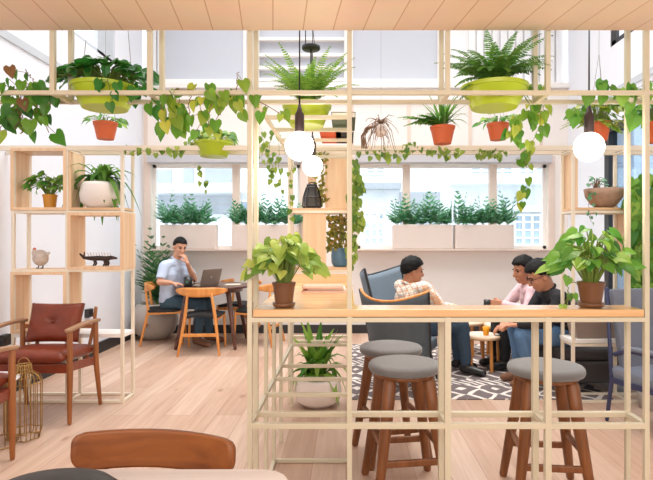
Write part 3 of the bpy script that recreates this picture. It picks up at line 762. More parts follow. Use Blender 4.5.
dup(ac, (X(13, 3.03)-.28, 2.835, 0), PI, 'tan leather armchair cut off by the left edge, its back to the camera')

# wire side table, lantern
t = thing('side_table', 'brass wire side table with white marble top between the leather armchairs', 'side table', (-2.24, 3.22, 0))
b = MB()
ra = lambda a: .17+.018*math.cos(8*a)
for z in (.006, .40): b.tube([(ra(2*PI*k/64)*math.cos(2*PI*k/64), ra(2*PI*k/64)*math.sin(2*PI*k/64), z) for k in range(65)], .004, 6, False)
for k in range(24): a = 2*PI*k/24; b.tube([(ra(a)*math.cos(a), ra(a)*math.sin(a), .006), (ra(a)*math.cos(a), ra(a)*math.sin(a), .40)], .003, 5, False)
b.build('wire_base', M['brass'], t, True)
b = MB(); b.lathe([(.001, .404), (.185, .404), (.19, .412), (.185, .42), (.001, .42)], seg=40); b.build('tabletop', M['marble'], t)
t = thing('lantern', 'brass wire cage lantern with narrow neck on the floor by the armchair leg', 'lantern', (X(21, 3.33), 3.36, 0))
b = MB(); rl_ = lambda a, r: r*(1+.10*math.cos(7*a))
for z, r in ((.006, .088), (.05, .1), (.36, .1), (.43, .045), (.475, .04)): b.tube([(rl_(2*PI*k/56, r)*math.cos(2*PI*k/56), rl_(2*PI*k/56, r)*math.sin(2*PI*k/56), z) for k in range(57)], .0035, 6, False)
for k in range(21):
    a = 2*PI*k/21; b.tube([(rl_(a, r)*math.cos(a), rl_(a, r)*math.sin(a), z) for r, z in ((.088, .006), (.1, .05), (.1, .36), (.085, .40), (.045, .43), (.04, .475))], .0028, 5, False)
b.build('cage', M['brass'], t, True)
b = MB(); b.tube([(.038*math.cos(a), 0, .475+.045*math.sin(a)) for a in [PI*k/10 for k in range(11)]], .003, 5, False); b.build('handle', M['brass'], t, True)
t = thing('cup', 'small blue and white cup on the marble side table', 'cup', (X(24, 3.2)-.06, 3.14, .421))
b = MB(); b.lathe([(.02, 0), (.026, .004), (.03, .05), (.027, .05), (.022, .008), (.001, .006)]); b.build('cup_body', M['bluepot'], t, True)
b = MB(); b.tube([(.028, 0, .042), (.047, 0, .036), (.044, 0, .016), (.026, 0, .012)], .0035, 6); b.build('handle', M['bluepot'], t, True)

# lounge chairs with curved shells
def shell_chair(loc, rz, label, m_out, wd=.31, zt=.84, zs=.36, tall=.10, trim='oak'):
    t = thing('lounge_chair', label, 'lounge chair', loc, rz)
    def fn(u, v):
        s = u*2-1; top = zt-tall*(1-s*s); z = .24+(top-.24)*v
        return Vector((s*wd*(.86+.14*v), -.16-.19*v+.20*abs(s)**2.2, z))
    b = MB(); b.sheet(fn, 18, 12, .028); sh = b.build('shell', m_out, t, True)
    b = MB(); b.tube([fn(i/18, 1)+Vector((0, 0, .006)) for i in range(19)], .012, 8); b.build('trim', M[trim], sh, True)
    for u in (0, 1):
        b = MB(); b.tube([fn(u, v/8)+Vector((.012*(1 if u else -1), .008, 0)) for v in range(9)], .013, 8); b.build('side_edge', M['skirt'], sh, True)
    b = MB(); b.sheet(lambda u, v: Vector(((u*2-1)*wd*.84, -.15+.46*v, zs-.03+.02*v)), 8, 8, .09); b.build('seat', m_out, t, True, .01)
    for sx in (-1, 1):
        for sy in (-1, 1):
            b = MB(); b.tube([(sx*.2, .08+sy*.15, zs-.08), (sx*.25, .06+sy*.24, .018)], [.014, .009], 8); b.build('leg', M['blackg'], t, True)
    return t
shell_chair((X(379, 5.3)+.17, 5.25, .008), R(-124), 'blue-grey winged lounge chair the man in the checked shirt sits in', M['slateI'], .36, .985, .36, .09, 'skirt')
shell_chair((X(397, 4.5)+.025, 4.56, .008), R(-27), 'slate lounge chair with wooden top edge, empty, its back to the counter', M['slate'], .30, .835, .36, .07)

def round_table(loc, r, h, label, nl=5, lr=.85):
    t = thing('coffee_table', label, 'coffee table', loc, R(18), 'round wooden coffee tables on the rug')
    b = MB(); b.lathe([(.001, h-.03), (r-.006, h-.03), (r, h-.024), (r, h-.006), (r-.006, h), (.001, h)], seg=40); o = b.build('tabletop', M['ply'], t, True); o.modifiers.new('e', 'EDGE_SPLIT').split_angle = R(50)
    b = MB(); b.lathe([(.001, h), (r*.93, h), (r*.93, h+.002), (.001, h+.002)], seg=40); b.build('top_surface', plain('pale_table_top', (240, 224, 206), .4), t)
    for k in range(nl):
        a = 2*PI*k/nl-PI/2; b = MB(); b.beam((r*.84*math.cos(a), r*.84*math.sin(a), h-.028), (r*.9*math.cos(a), r*.9*math.sin(a), .0), .028, .022); b.build('leg', M['oak'], t, bevel=.003)
    return t
round_table((X(482, 5.15), 5.15, .008), .185, .335, 'small round white-topped stool table holding the orange drink')
round_table((X(510, 5.6), 5.62, .008), .27, .36, 'round wooden coffee table beside the pink-shirted man')
round_table((X(463, 5.85)+.0, 5.9, .008), .25, .36, 'round wooden coffee table behind the checked-shirt man\'s knees')
t = thing('glass', 'small glass of orange drink on the small round table', 'glass', (X(486, 5.1), 5.1, .346))
b = MB(); b.lathe([(.001, 0), (.026, 0), (.034, .085), (.031, .085), (.024, .006), (.001, .006)], seg=20); b.build('tumbler', M['orange'], t, True)
b = MB(); b.lathe([(.001, .008), (.023, .008), (.029, .07), (.001, .07)], seg=20); b.build('drink', M['orange'], t, True)

# sofa behind the two men
t = thing('sofa', 'dark charcoal sofa under the two men at the right', 'sofa', (2.12, 4.93, 0))
b = MB(); b.bb((-.33, -.62, .09), (.30, .62, .27)); b.build('base', M['sofa'], t, bevel=.02)
for k in (0, 1):
    b = MB(); b.bb((-.34, -.6+.61*k, .272), (.16, -.01+.61*k, .375)); b.build('seat_cushion', M['sofa'], t, bevel=.03)
b = MB(); b.bb((.17, -.62, .272), (.32, .62, .66)); b.build('backrest', M['sofa'], t, bevel=.04)
for sx in (-.28, .25):
    for sy in (-.55, .55): b = MB(); b.tube([(sx, sy, .09), (sx, sy, .02)], .018, 8); b.build('leg', M['blackg'], t, True)

# blue-grey armchair at the right
t = thing('lounge_chair', 'blue-grey armchair with navy metal arms behind the right end of the counter', 'lounge chair', (2.30, 3.48, 0), R(20)); t.scale = (1.0, 1.0, 1.16)
b = MB(); b.sheet(lambda u, v: Vector((-.36+.66*u, -.24+.56*v, .30+.02*math.sin(PI*u)-.02*(1-v))), 10, 8, .07); b.build('seat', M['steelb'], t, True, .012)
b = MB(); b.sheet(lambda u, v: Vector((-.30+.66*u, .27+.10*v-.05*math.sin(PI*u), .30+.50*v)), 12, 8, .055); b.build('backrest', M['steelb'], t, True, .012)
for s in (-1, 1):
    xx = -.36 if s < 0 else .36
    b = MB(); b.tube([(xx-.02, -.26, .012), (xx+.0, -.2, .26), (xx, -.17, .40), (xx, -.08, .46), (xx, .16, .46), (xx, .27, .42)], .016, 10); b.build('arm_loop', M['navy'], t, True)
    b = MB(); b.sheet(lambda u, v: Vector((xx+(v-.5)*.05, -.16+.36*u, .468+.008*math.sin(PI*u))), 8, 2, .022); b.build('arm_pad', M['steelb'], t, True, .006)
    b = MB(); b.tube([(xx+.0, .34, .012), (xx, .30, .26), (xx+.02, .36, .80)], .014, 10); b.build('back_post', M['navy'], t, True)
    b = MB(); b.beam((xx, -.21, .26), (xx, .30, .26), .024, .03); b.build('seat_rail', M['navy'], t)
b = MB(); b.beam((-.36, -.23, .262), (.36, -.23, .262), .024, .03); b.build('seat_rail', M['navy'], t)

# near table, teak chair, bag
NT = .72
t = thing('near_table', 'pale wood table at the bottom edge of the picture', 'table', (-.42, .93, 0))
t.name = 'table'
pts = []; hx, hy, rr_ = .285, .34, .07
for cx, cy, a0 in ((hx-rr_, hy-rr_, 0), (-hx+rr_, hy-rr_, 90), (-hx+rr_, -hy+rr_, 180), (hx-rr_, -hy+rr_, 270)):
    for k in range(6): a = R(a0+18*k); pts.append((cx+rr_*math.cos(a), cy+rr_*math.sin(a)))
n = len(pts); b = MB(); b.add([(x, y, NT-.025) for x, y in pts]+[(x, y, NT) for x, y in pts], [tuple(range(n))[::-1], tuple(range(n, 2*n))]+[(i, (i+1) % n, n+(i+1) % n, n+i) for i in range(n)])
b.build('tabletop', wood('greyed_pale_wood', (206, 194, 188), (190, 176, 170), 'x', .4), t)
b = MB(); b.tube([(0, 0, .02), (0, 0, NT-.03)], .035, 14); b.build('pedestal', M['blackg'], t, True)
b = MB(); b.lathe([(.001, 0), (.22, 0), (.22, .012), (.04, .03), (.001, .03)]); b.build('foot', M['blackg'], t, True)
t = thing('teak_chair', 'teak chair with a wide curved backrest facing the camera at the near table', 'chair', (X(155, 1.38), 1.36, 0)); t.name = 'cafe_chair'
def fnb(u, v):
    e = v*2-1; k = max(0, abs(e)-(.45 if e > 0 else .05))/(.55 if e > 0 else .95)
    hw = .213-(.028 if e > 0 else .042)*(1-math.sqrt(max(0, 1-k*k))); s = (u*2-1)
    x = s*hw; return Vector((x, .05-.055*(x/.21)**2+.01*v, .714-.008*s+e*.048))
b = MB(); b.sheet(fnb, 30, 16, .018); b.build('backrest', M['teakx'], t, True)
for s in (-1, 1):
    b = MB(); b.tube([(s*.20, .12, .012), (s*.17, .06, .42), (s*.150, .055, .70)], [.013, .018, .012], 10); b.build('leg', M['teakx'], t, True)
    b = MB(); b.tube([(s*.19, -.32, .012), (s*.17, -.30, .42)], [.012, .017], 10); b.build('leg', M['teakx'], t, True)
b = MB(); b.sheet(lambda u, v: Vector(((u-.5)*.38, -.33+.37*v, .43)), 8, 8, .04); b.build('seat', M['black'], t, True, .01)
t = thing('bag', 'black rounded bag lying on the near table, at the bottom left', 'bag', (-.605, 1.08, NT))
b = MB(); b.lathe([(.001, 0), (.12, 0), (.14, .012), (.135, .035), (.112, .053), (.06, .066), (.001, .070)], seg=36, sy=.7); b.build('bag_body', plain('black_soft_leather', (44, 40, 38), .5, var=.1), t, True)
b = MB(); b.tube([(.137*math.cos(a), .096*math.sin(a), .022) for a in [2*PI*k/40 for k in range(41)]], .004, 6, False); b.build('zip', M['blackg'], t, True)

# ================================================================== LAMPS
def pendant(px, py, D, r, top, label, power):
    p = P(px, py, D); t = thing('pendant_lamp', label, 'pendant lamp', p, 0)
    b = MB(); b.ell((0, 0, 0), (r, r, r), None, 32, 20); b.build('globe', M['bulb'], t, True)
    b = MB(); b.lathe([(r*.28, r*.9), (r*.32, r*.98), (.021, r+.02), (.021, r+.075), (.012, r+.09), (.006, r+.12), (.001, r+.12)], seg=20); b.build('socket', M['socket'], t, True)
    b = MB(); b.tube([(0, 0, r+.11), (.002, 0, (r+top)/2), (0, 0, top-p.z)], .0042, 6, False); b.build('cable', M['wire'], t, True)
    l = bpy.data.lights.new('bulb_light', 'POINT'); l.energy = power; l.color = (1, .86, .68); l.shadow_soft_size = r*1.05
    lo = bpy.data.objects.new('bulb_light', l); COL.objects.link(lo); lo.parent = t; lo.location = (0, 0, -r*1.3)
pendant(299.5, 146, 2.31, .0645, 2.6, 'large glowing globe bulb hanging before the shelf tower, the left one of the front pair', 6)
pendant(312.5, 166, 3.12, .061, 3.0, 'smaller-looking glowing globe bulb just behind and below the left front bulb', 5)
pendant(589, 147, 2.31, .0645, 2.6, 'glowing globe bulb hanging at the right over the counter end', 6)
t = thing('hanging_disc', 'dark round disc hanging on a rod above the middle fern', 'ceiling lamp', P(311, 48, 2.84)); t.name = 'spotlight'
b = MB(); b.lathe([(.001, -.010), (.046, -.010), (.05, -.006), (.05, .008), (.02, .012), (.001, .014)]); b.build('disc', M['skirt'], t, True)
b = MB(); b.tube([(0, 0, -.26), (0, 0, -.01)], .005, 6); b.tube([(-.03, 0, .01), (-.03, 0, .9)], .003, 6, False); b.tube([(0.02, 0, .01), (-.03, 0, .5)], .002, 6, False); b.build('rod', M['wire'], t)

# ================================================================== SMALL THINGS
for k, (y, z) in enumerate(((4.23, .465), (5.62, .49))):
    t = thing('wall_socket', ['dark wall socket low on the left wall behind the armchair', 'dark wall socket on the left wall just right of the back cushion'][k], 'socket', (LX, y, z))
    b = MB(); b.bb((0, -.055, -.045), (.045, .055, .045)); b.build('box', M['skirt'], t, bevel=.004); b = MB(); b.bb((.045, -.03, -.02), (.048, .03, .02)); b.build('socket_face', M['blackg'], t)
def book(c, w, d, h, m, label, rz=0, group='books and magazines on the peninsula'):
    t = thing('book', label, 'book', c, rz, group)
    b = MB(); b.bb((-w/2, -d/2, 0), (w/2, d/2, .002)); b.bb((-w/2, -d/2, h-.002), (w/2, d/2, h)); b.bb((-w/2, -d/2, 0), (-w/2+.003, d/2, h)); b.build('cover', M[m], t)
    b = MB(); b.bb((-w/2+.004, -d/2+.004, .0025), (w/2-.004, d/2-.004, h-.0025)); b.build('pages', M['cream2'], t); return t
bc = Vector((X(325, 3.0), 3.0, CT))
book(bc, .25, .19, .012, 'pink', 'pink magazine at the bottom of the stack on the peninsula'); book(bc+Vector((.01, .01, .013)), .21, .17, .01, 'cream2', 'cream magazine in the middle of the stack on the peninsula')
book(bc+Vector((-.01, 0, .0245)), .23, .18, .012, 'pink', 'pink magazine on top of the stack on the peninsula')
t = thing('tray', 'low plywood tray box on the far end of the peninsula', 'tray', (X(320, 3.7), 3.7, CT))
b = MB(); b.bb((-.2, -.1, 0), (.2, .1, .012)); b.bb((-.2, -.1, .012), (.2, -.088, .05)); b.bb((-.2, .088, .012), (.2, .1, .05)); b.bb((-.2, -.088, .012), (-.188, .088, .05)); b.bb((.188, -.088, .012), (.2, .088, .05)); b.build('tray_body', M['ply'], t)
g = 'flat books lying on the overhead rails'
book(P(326, 139, 3.27)+Vector((.03, .08, .02)), .13, .36, .03, 'bred', 'red-orange flat book on the overhead rails beside the bulbs', 0, g)
book(P(340, 139, 3.27)+Vector((.03, .08, .02)), .11, .36, .032, 'black', 'black flat book on the overhead rails above the shelf tower', 0, g)
book(P(340, 128, 2.90)+Vector((.02, .05, .03)), .13, .34, .03, 'bgreen', 'dark green flat book on the overhead rails nearer the front', 0, g)
# lantern on the tower shelf
t = thing('lantern', 'dark angular lantern on the shelf tower below the bulbs', 'lantern', (X(312, R0+.08), R0+.08, 1.531))
b = MB(); w_ = .072
prof = [(.062, 0), (.076, .02), (.07, .09), (.045, .17), (.038, .172), (.038, .19)]
for k in range(6):
    a = 2*PI*k/6; b.tube([(r*math.cos(a), r*math.sin(a), z) for r, z in prof], .005, 5)
for r, z in prof: b.tube([(r*math.cos(2*PI*k/6), r*math.sin(2*PI*k/6), z) for k in range(7)], .005, 5, False)
b.build('frame', M['blackg'], t); b = MB(); b.lathe([(r*.93, z) for r, z in prof], seg=6); b.build('panes', plain('smoked_glass', (70, 66, 64), .15), t)
b = MB(); b.tube([(.03*math.cos(a), 0, .19+.02*math.sin(a)) for a in [PI*k/8 for k in range(9)]], .004, 5, False); b.build('handle', M['blackg'], t)
# figurines on the left shelf
t = thing('figurine', 'white speckled hen-shaped ornament on the left shelf', 'ornament', (X(40.5, R0+.06), R0+.06, 1.0525))
b = MB(); b.ell((0, 0, .085), (.062, .045, .065), None, 20, 14); b.ell((-.045, 0, .125), (.024, .02, .028)); b.tube([(-.04, 0, .12), (-.02, 0, .10)], .022); b.tube([(.045, 0, .11), (.07, 0, .125)], [.02, .008]); b.build('body', plain('speckled_ceramic', (206, 190, 178), .5, var=.35, scale=30), t, True)
b = MB()
for x in (-.015, .02): b.tube([(x, 0, .03), (x, 0, .006), (x-.015, -.0, .004)], .005, 6)
b.build('legs', M['skirt'], t); b = MB(); b.leaf((-.045, 0, .14), (-.2, 0, 1), (0, -1, 0), .03, .03, 'oval'); b.build('comb', M['bred'], t)
t = thing('figurine', 'dark metal long-bodied animal figure with spiny back on the left shelf', 'ornament', (X(99, R0+.06), R0+.06, 1.0735))
b = MB(); b.tube([(-.15, 0, .095), (-.12, 0, .065), (-.06, 0, .06), (0, 0, .062), (.06, 0, .058), (.10, 0, .066), (.14, 0, .062)], [.007, .012, .018, .02, .02, .016, .008], 10)
for x in (-.035, .045, .065): b.tube([(x, -.012, .05), (x+.008, -.016, .02), (x, -.018, .006)], .007, 6); b.tube([(x, .012, .05), (x+.008, .016, .02), (x, .018, .006)], .007, 6)
b.tube([(-.12, 0, .07), (-.115, 0, .11)], [.008, .004]); b.build('body', plain('dark_bronze', (66, 52, 46), .4, metal=.5, var=.3, scale=30), t, True)
b = MB()
for k in range(9): x = -.08+.022*k; b.tube([(x, 0, .07), (x-.01, 0, .105)], .002, 5)
b.build('spines', M['brass'], t)

# laptop and mug
t = thing('laptop', 'open grey laptop on the dark round table, lid toward the camera', 'laptop', (X(209, 6.22), 6.22, TZ+.001), R(62))
b = MB(); b.bb((-.15, -.21, 0), (.15, 0, .014)); b.build('base', M['laptop'], t, bevel=.003)
m = Matrix.Rotation(R(-18), 4, 'X')
def tf(b, m, o): b.v = [tuple(m @ Vector(p)+Vector(o)) for p in b.v]; return b
t.rotation_euler = (0, 0, R(-122))
b = MB(); b.bb((-.15, 0, 0), (.15, .008, .205)); tf(b, m, (0, 0, .012)); lid = b.build('screen_lid', M['laptop'], t, bevel=.002)
b = MB(); b.bb((-.142, -.002, .012), (.142, -.0005, .197)); tf(b, m, (0, 0, .012)); b.build('screen', M['screen'], lid)
b = MB(); b.ell((0, .0085, .105), (.012, .001, .014)); tf(b, m, (0, 0, .012)); b.build('lid_mark', plain('pale_lid_mark', (200, 190, 184), .3), lid)
def mug(loc, label, mark=True, r=.042, h=.1):
    t = thing('mug', label, 'mug', loc)
    b = MB(); b.lathe([(.001, 0), (r*.92, 0), (r, .006), (r, h), (r-.004, h), (r-.006, .01), (.001, .008)], seg=24); b.build('mug_body', M['blackg'], t, True)
    b = MB(); b.tube([(r, 0, h*.8), (r+.026, 0, h*.72), (r+.026, 0, h*.32), (r, 0, h*.2)], .006, 8); b.build('handle', M['blackg'], t, True)
    if mark:
        b = MB(); b.sheet(lambda u, v: Vector((math.sin((u-.5)*.5)*(r+.001), -math.cos((u-.5)*.5)*(r+.001), h*(.42+.2*v))), 6, 3, .001); b.build('mark', plain('green_mug_mark', (50, 130, 90), .4), t)
mug((X(188, 6.12), 6.12, TZ+.001), 'black mug with green mark on the dark round table', True, .048, .115)
b = MB(); b.bb((-.09, -.06, 0), (.09, .06, .006)); o = b.build('notebook', M['cream2']); o.location = (X(233, 6.42), 6.42, TZ+.001); tag(o, 'small pale notebook on the dark table right of the laptop', 'notebook')

# ================================================================== PLANTS
random.seed(11)
def plant(kind, label, loc, group=None): return thing(kind, label, 'plant', loc, 0, group)
FM = (F0+F1)/2
# 1 left lime pot with dark round leaves (hangs in the overhead rails)
def limepot(nm, label, px, D, r, z, h):
    t = plant(nm, label, (X(px, D), D, z)); pot(t, r*.68, r, h, 'lime', 0, name='pot'); return t
t = limepot('potted_pothos', 'big lime green pot of dark round leaves hanging at the upper left', 105, 2.388, .146, 1.882, .100)
ml, ms = MB(), MB(); bush(ml, ms, (0, 0, .10), 150, .21, .14, .01, .13, .062, 'heart', 1.05, .15)
vine(ml, ms, [(.02, -.1, .13), (.08, -.14, .08), (.10, -.15, .0)], 7, .06); vine(ml, ms, [(.1, 0, .11), (.22, -.06, .07), (.28, -.08, -.02), (.30, -.08, -.12)], 16, .06); fol(t, ml, ms, 'L_dark')
b = MB()
for x in (-.1, .12): b.tube([(x, 0, .19), (x*.5+.01, 0, .8)], .0015, 4, False)
b.build('hanging_wire', M['thin'], t)
# 2 trailing pothos cluster at the far left
t = plant('trailing_pothos', 'trailing pothos vines with a few red-brown leaves at the far upper left', P(30, 92, 2.30))
ml, ms = MB(), MB()
for a in range(8):
    x0 = rnd(-.12, .1); vine(ml, ms, [(x0, 0, .03), (x0+rnd(-.08, .06), rnd(-.06, .04), -.07), (x0+rnd(-.12, .1), rnd(-.06, .04), -.18)], 4, .066, off=.045)
vine(ml, ms, [(-.13, 0, 0), (0, 0, .03), (.13, 0, .0)], 7, .065); vine(ml, ms, [(.03, 0, .02), (-.02, 0, .10)], 4, .06)
fol(t, ml, ms, 'L_pothos', 'stemb'); ml = MB()
for x, z in ((-.045, .09), (.01, -.05)): ml.leaf((x, -.07, z), (.3, -.2, -1), (.2, -1, .3), .055, .045)
ml.build('brown_leaves', M['L_twig'], t, label='reddish brown leaves')
# 3 trailing vines between the left posts and tower
t = plant('trailing_pothos', 'trailing pothos vines hanging from the overhead rails left of the bulbs', P(205, 95, 2.30))
ml, ms = MB(), MB()
vine(ml, ms, [P(152, 97, 2.27)-t.location, P(180, 90, 2.24)-t.location, P(215, 92, 2.24)-t.location, P(250, 94, 2.24)-t.location, P(285, 118, 2.30)-t.location], 20, .056)
for px, py, px2, py2, n in ((172, 98, 178, 132, 8), (180, 97, 172, 128, 7), (200, 97, 200, 125, 7), (212, 95, 208, 133, 8), (222, 96, 219, 116, 6), (236, 96, 234, 108, 5), (190, 95, 188, 120, 5), (163, 97, 160, 120, 6), (237, 92, 238, 72, 3)):
    vine(ml, ms, [P(px, py, 2.27)-t.location, P(px2, py2, 2.24)-t.location], max(2, n-1), .06)
fol(t, ml, ms, 'L_mix', 'stemb')
# thin ivy threads
def threads(label, specs, D, size=.035, m='L_ivy', n0=9):
    t = plant('hanging_ivy', label, P(specs[0][0], specs[0][1], D)); ml, ms = MB(), MB()
    for (a, b_, c, d) in specs: vine(ml, ms, [P(a, b_, D)-t.location, P((a+c)/2+rnd(-2, 2), (b_+d)/2, D+rnd(-.05, .05))-t.location, P(c, d, D)-t.location], n0, size, 'heart', .85, .025, .0015)
    fol(t, ml, ms, m)
threads('thin ivy strands hanging left of the glowing bulbs', [(272, 128, 268, 186), (279, 130, 282, 195), (292, 160, 290, 215), (262, 128, 262, 160), (268, 150, 275, 182)], 4.0, .045)
threads('long ivy strand hanging down the right side of the shelf tower', [(353, 158, 357, 235), (356, 165, 353, 232), (352, 190, 360, 228), (354, 170, 362, 190), (352, 225, 352, 265)], 4.06, .062, 'L_ivy', 22)
threads('vine running along the overhead rails above the right window', [(356, 151, 440, 149), (440, 149, 510, 150), (370, 154, 402, 156), (430, 153, 460, 156), (404, 147, 412, 144), (478, 152, 500, 158), (150, 150, 152, 150)][:6], 4.08, .046, 'L_ivy', 14)
threads('vine running along the overhead rails above the left window', [(118, 148, 150, 152), (150, 152, 178, 150), (178, 150, 200, 138), (186, 150, 172, 152), (200, 165, 206, 190)], 4.08, .046, 'L_ivy', 8)
threads('vine with yellow leaves trailing down beside the right lime pot', [(540, 92, 541, 128), (527, 98, 532, 128), (513, 118, 516, 142), (515, 118, 512, 140), (538, 90, 536, 84), (546, 98, 530, 150)], 2.62, .06, 'L_mix', 6)
threads('yellowing vine hanging in front of the right window', [(524, 145, 527, 170), (527, 150, 515, 160), (533, 140, 523, 158), (526, 180, 528, 192), (524, 192, 521, 205)], 3.9, .075, 'L_mix', 3)
# 4 middle lime pot: fern
t = limepot('potted_fern', 'lime green pot with a tall arching fern in the middle, behind the globe bulb', 307, 2.84, .132, 1.90, .115)
ml, ms = MB(), MB(); fern(ml, ms, (0, 0, .10), 44, .26, .40, .20, 24, .036, .010); fol(t, ml, ms, 'L_fern2')
# 5 right lime pot: big fern
t = limepot('potted_fern', 'large lime green pot with a dense dark fern hanging at the upper right', 494, 2.388, .151, 1.884, .098)
ml, ms = MB(), MB(); fern(ml, ms, (0, 0, .10), 58, .26, .31, .20, 26, .034, .0085, .9); fern(ml, ms, (0, 0, .10), 10, .24, .14, .20, 22, .034, .009, .6); fol(t, ml, ms, 'L_fern')
# 6 small lime pot far left
t = limepot('potted_pothos', 'smaller lime green pot with yellow-green leaves over the left window', 214, 4.16, .155, 1.945, .115)
ml, ms = MB(), MB(); bush(ml, ms, (0, 0, .10), 40, .17, .12, .02, .12, .08, 'heart', .9, .4); fol(t, ml, ms, 'L_mix')
# terracotta pots
def terra(kind, label, px, D, r, h, z, leaf, fn):
    t = plant(kind, label, (X(px, D), D, z)); pot(t, r*.70, r, h, 'terra'); ml, ms = MB(), MB(); fn(ml, ms, h*.85); fol(t, ml, ms, leaf); 
    hangwires(t, h*.9, r*.9, 1.3); return t
terra('potted_fern', 'terracotta pot with arching strap leaves hanging left of the right lime pot', 442.5, 3.9, .092, .13, 2.0, 'L_fern', lambda a, c, z: (
    [ribbon(a, curve((0, 0, z), rnd(0, 2*PI), rnd(.08, .24), rnd(.2, .36), rnd(.06, .26), 7, .7), .028) for _ in range(60)], fern(a, c, (0, 0, z), 6, .32, .24, .2, 20, .05, .02, .5, 2.3, 3.9)))
terra('potted_fern', 'terracotta pot with small leaves hanging directly under the right lime pot', 498, 3.9, .082, .12, 2.03, 'L_syn2', lambda a, c, z: bush(a, c, (0, 0, z), 26, .13, .1, .02, .1, .07, 'oval', .6, .3))
terra('potted_plant', 'small terracotta pot hanging below the big lime pot at the upper left', 105.5, 3.9, .085, .125, 2.035, 'L_syn2', lambda a, c, z: bush(a, c, (0, 0, z), 26, .12, .1, .02, .1, .07, 'oval', .6, .3))
terra('potted_fern', 'terracotta pot behind the right-hand globe bulb, full of mixed fronds', 599, 3.1, .065, .11, 1.87, 'L_mix', lambda a, c, z: (bush(a, c, (0, 0, z), 70, .15, .12, .02, .2, .06, 'heart', .85, .3), fern(a, c, (0, 0, z), 14, .22, .12, .14, 16, .035, .01)))
terra('potted_plant', 'terracotta pot cut off by the right edge of the picture', 657, 3.1, .068, .12, 1.86, 'L_syn2', lambda a, c, z: bush(a, c, (0, 0, z), 30, .1, .1, .02, .2, .08, 'heart', .85, .3))
threads('vine with light green leaves winding along the rails at the upper right', [(586, 92, 660, 88), (605, 82, 602, 92), (628, 90, 655, 80), (575, 108, 580, 120), (626, 92, 632, 118), (615, 92, 640, 92)], 2.31, .06, 'L_syn2', 4)
# air plant
t = plant('air_plant', 'dry twiggy air plant hanging above the right window', P(381, 128, 3.9))
ml, ms = MB(), MB()
for k in range(46):
    az = rnd(0, 2*PI); c = curve((0, 0, rnd(-.02, .05)), az, rnd(.05, .15), rnd(.05, .16), rnd(.08, .30), 6); ms.tube([p+rv(.008) for p in c], [.004, .0035, .003, .0028, .0025, .002, .0015], 5, False)
for k in range(9): ms.tube([(-.02, 0, .02), (-.10+rnd(-.02, .02), rnd(-.03, .03), .0), (-.14+rnd(-.01, .02), 0, -.06), (-.13+rnd(-.02, .03), 0, -.15)], .004, 5)
ms.build('twigs', M['stemb'], t); b = MB(); b.ell((0, 0, -.02), (.05, .045, .05)); b.build('root_ball', M['planter'], t, True); b = MB(); b.tube([(0, 0, .05), (0, 0, 1.9)], .0012, 4, False); b.build('hanging_wire', M['thin'], t)

# counter plants
t = plant('potted_syngonium', 'yellow-green arrowhead plant in a brown pot at the left end of the counter', (X(284, 2.30), 2.30, CT+.013))
pot(t, .038, .050, .098, 'brownpot', 0, .047); ml, ms = MB(), MB()
bush(ml, ms, (0, 0, .085), 105, .15, .12, .02, .26, .066, 'heart', .82, .55, .0025); fol(t, ml, ms, 'L_syn')
t = plant('potted_syngonium', 'large-leaved green arrowhead plant in a brown pot at the right end of the counter', (X(591, 2.30), 2.30, CT+.013))
pot(t, .042, .057, .100, 'brownpot', 0, .052); ml, ms = MB(), MB()
bush(ml, ms, (0, 0, .085), 84, .165, .13, .03, .28, .078, 'heart', .72, .4, .0028); vine(ml, ms, [(-.04, 0, .1), (-.115, -.03, .09), (-.12, -.04, .0)], 6, .035); fol(t, ml, ms, 'L_syn2')
# floor planter by peninsula
t = plant('potted_peace_lily', 'leafy green plant in a white bowl on the floor behind the peninsula rails', (X(318, 4.05), 4.03+.0, 0))
b = MB(); b.lathe([(.001, 0), (.10, 0), (.17, .05), (.185, .12), (.17, .2), (.155, .22), (.14, .2), (.001, .19)], seg=32); b.build('pot', M['whitepot'], t, True)
ml, ms = MB(), MB()
for k in range(64): az = rnd(0, 2*PI); ribbon(ml, curve((rnd(-.03, .03), rnd(-.03, .03), .19), az, rnd(.1, .26), rnd(.3, .66), rnd(.15, .55), 7, .7), .085)
ml.build('foliage', M['L_syn2'], t)
# left shelf plants
t = plant('potted_plant', 'small leafy plant in a mustard pot in the top left shelf cube', (X(50, R0+.08), R0+.08, 1.5375))
pot(t, .042, .053, .105, 'mustard', 0); ml, ms = MB(), MB(); bush(ml, ms, (0, 0, .09), 80, .20, .08, .02, .22, .06, 'heart', .9, .3); fol(t, ml, ms, 'L_syn2')
t = plant('potted_plant', 'long-leaved drooping plant in a round white pot in the top right shelf bay', (X(101, R0+.1), R0+.1, 1.5355))
b = MB(); b.lathe([(.001, 0), (.10, 0), (.15, .05), (.16, .11), (.145, .18), (.13, .205), (.115, .19), (.001, .18)], seg=32); b.build('pot', M['whitepot'], t, True)
ml, ms = MB(), MB()
for k in range(60): az = rnd(0, 2*PI); ribbon(ml, curve((0, 0, .18), az, rnd(.12, .33), rnd(.34, .56), rnd(.3, .74), 7, .5), .055)
ml.build('foliage', M['L_fern'], t)
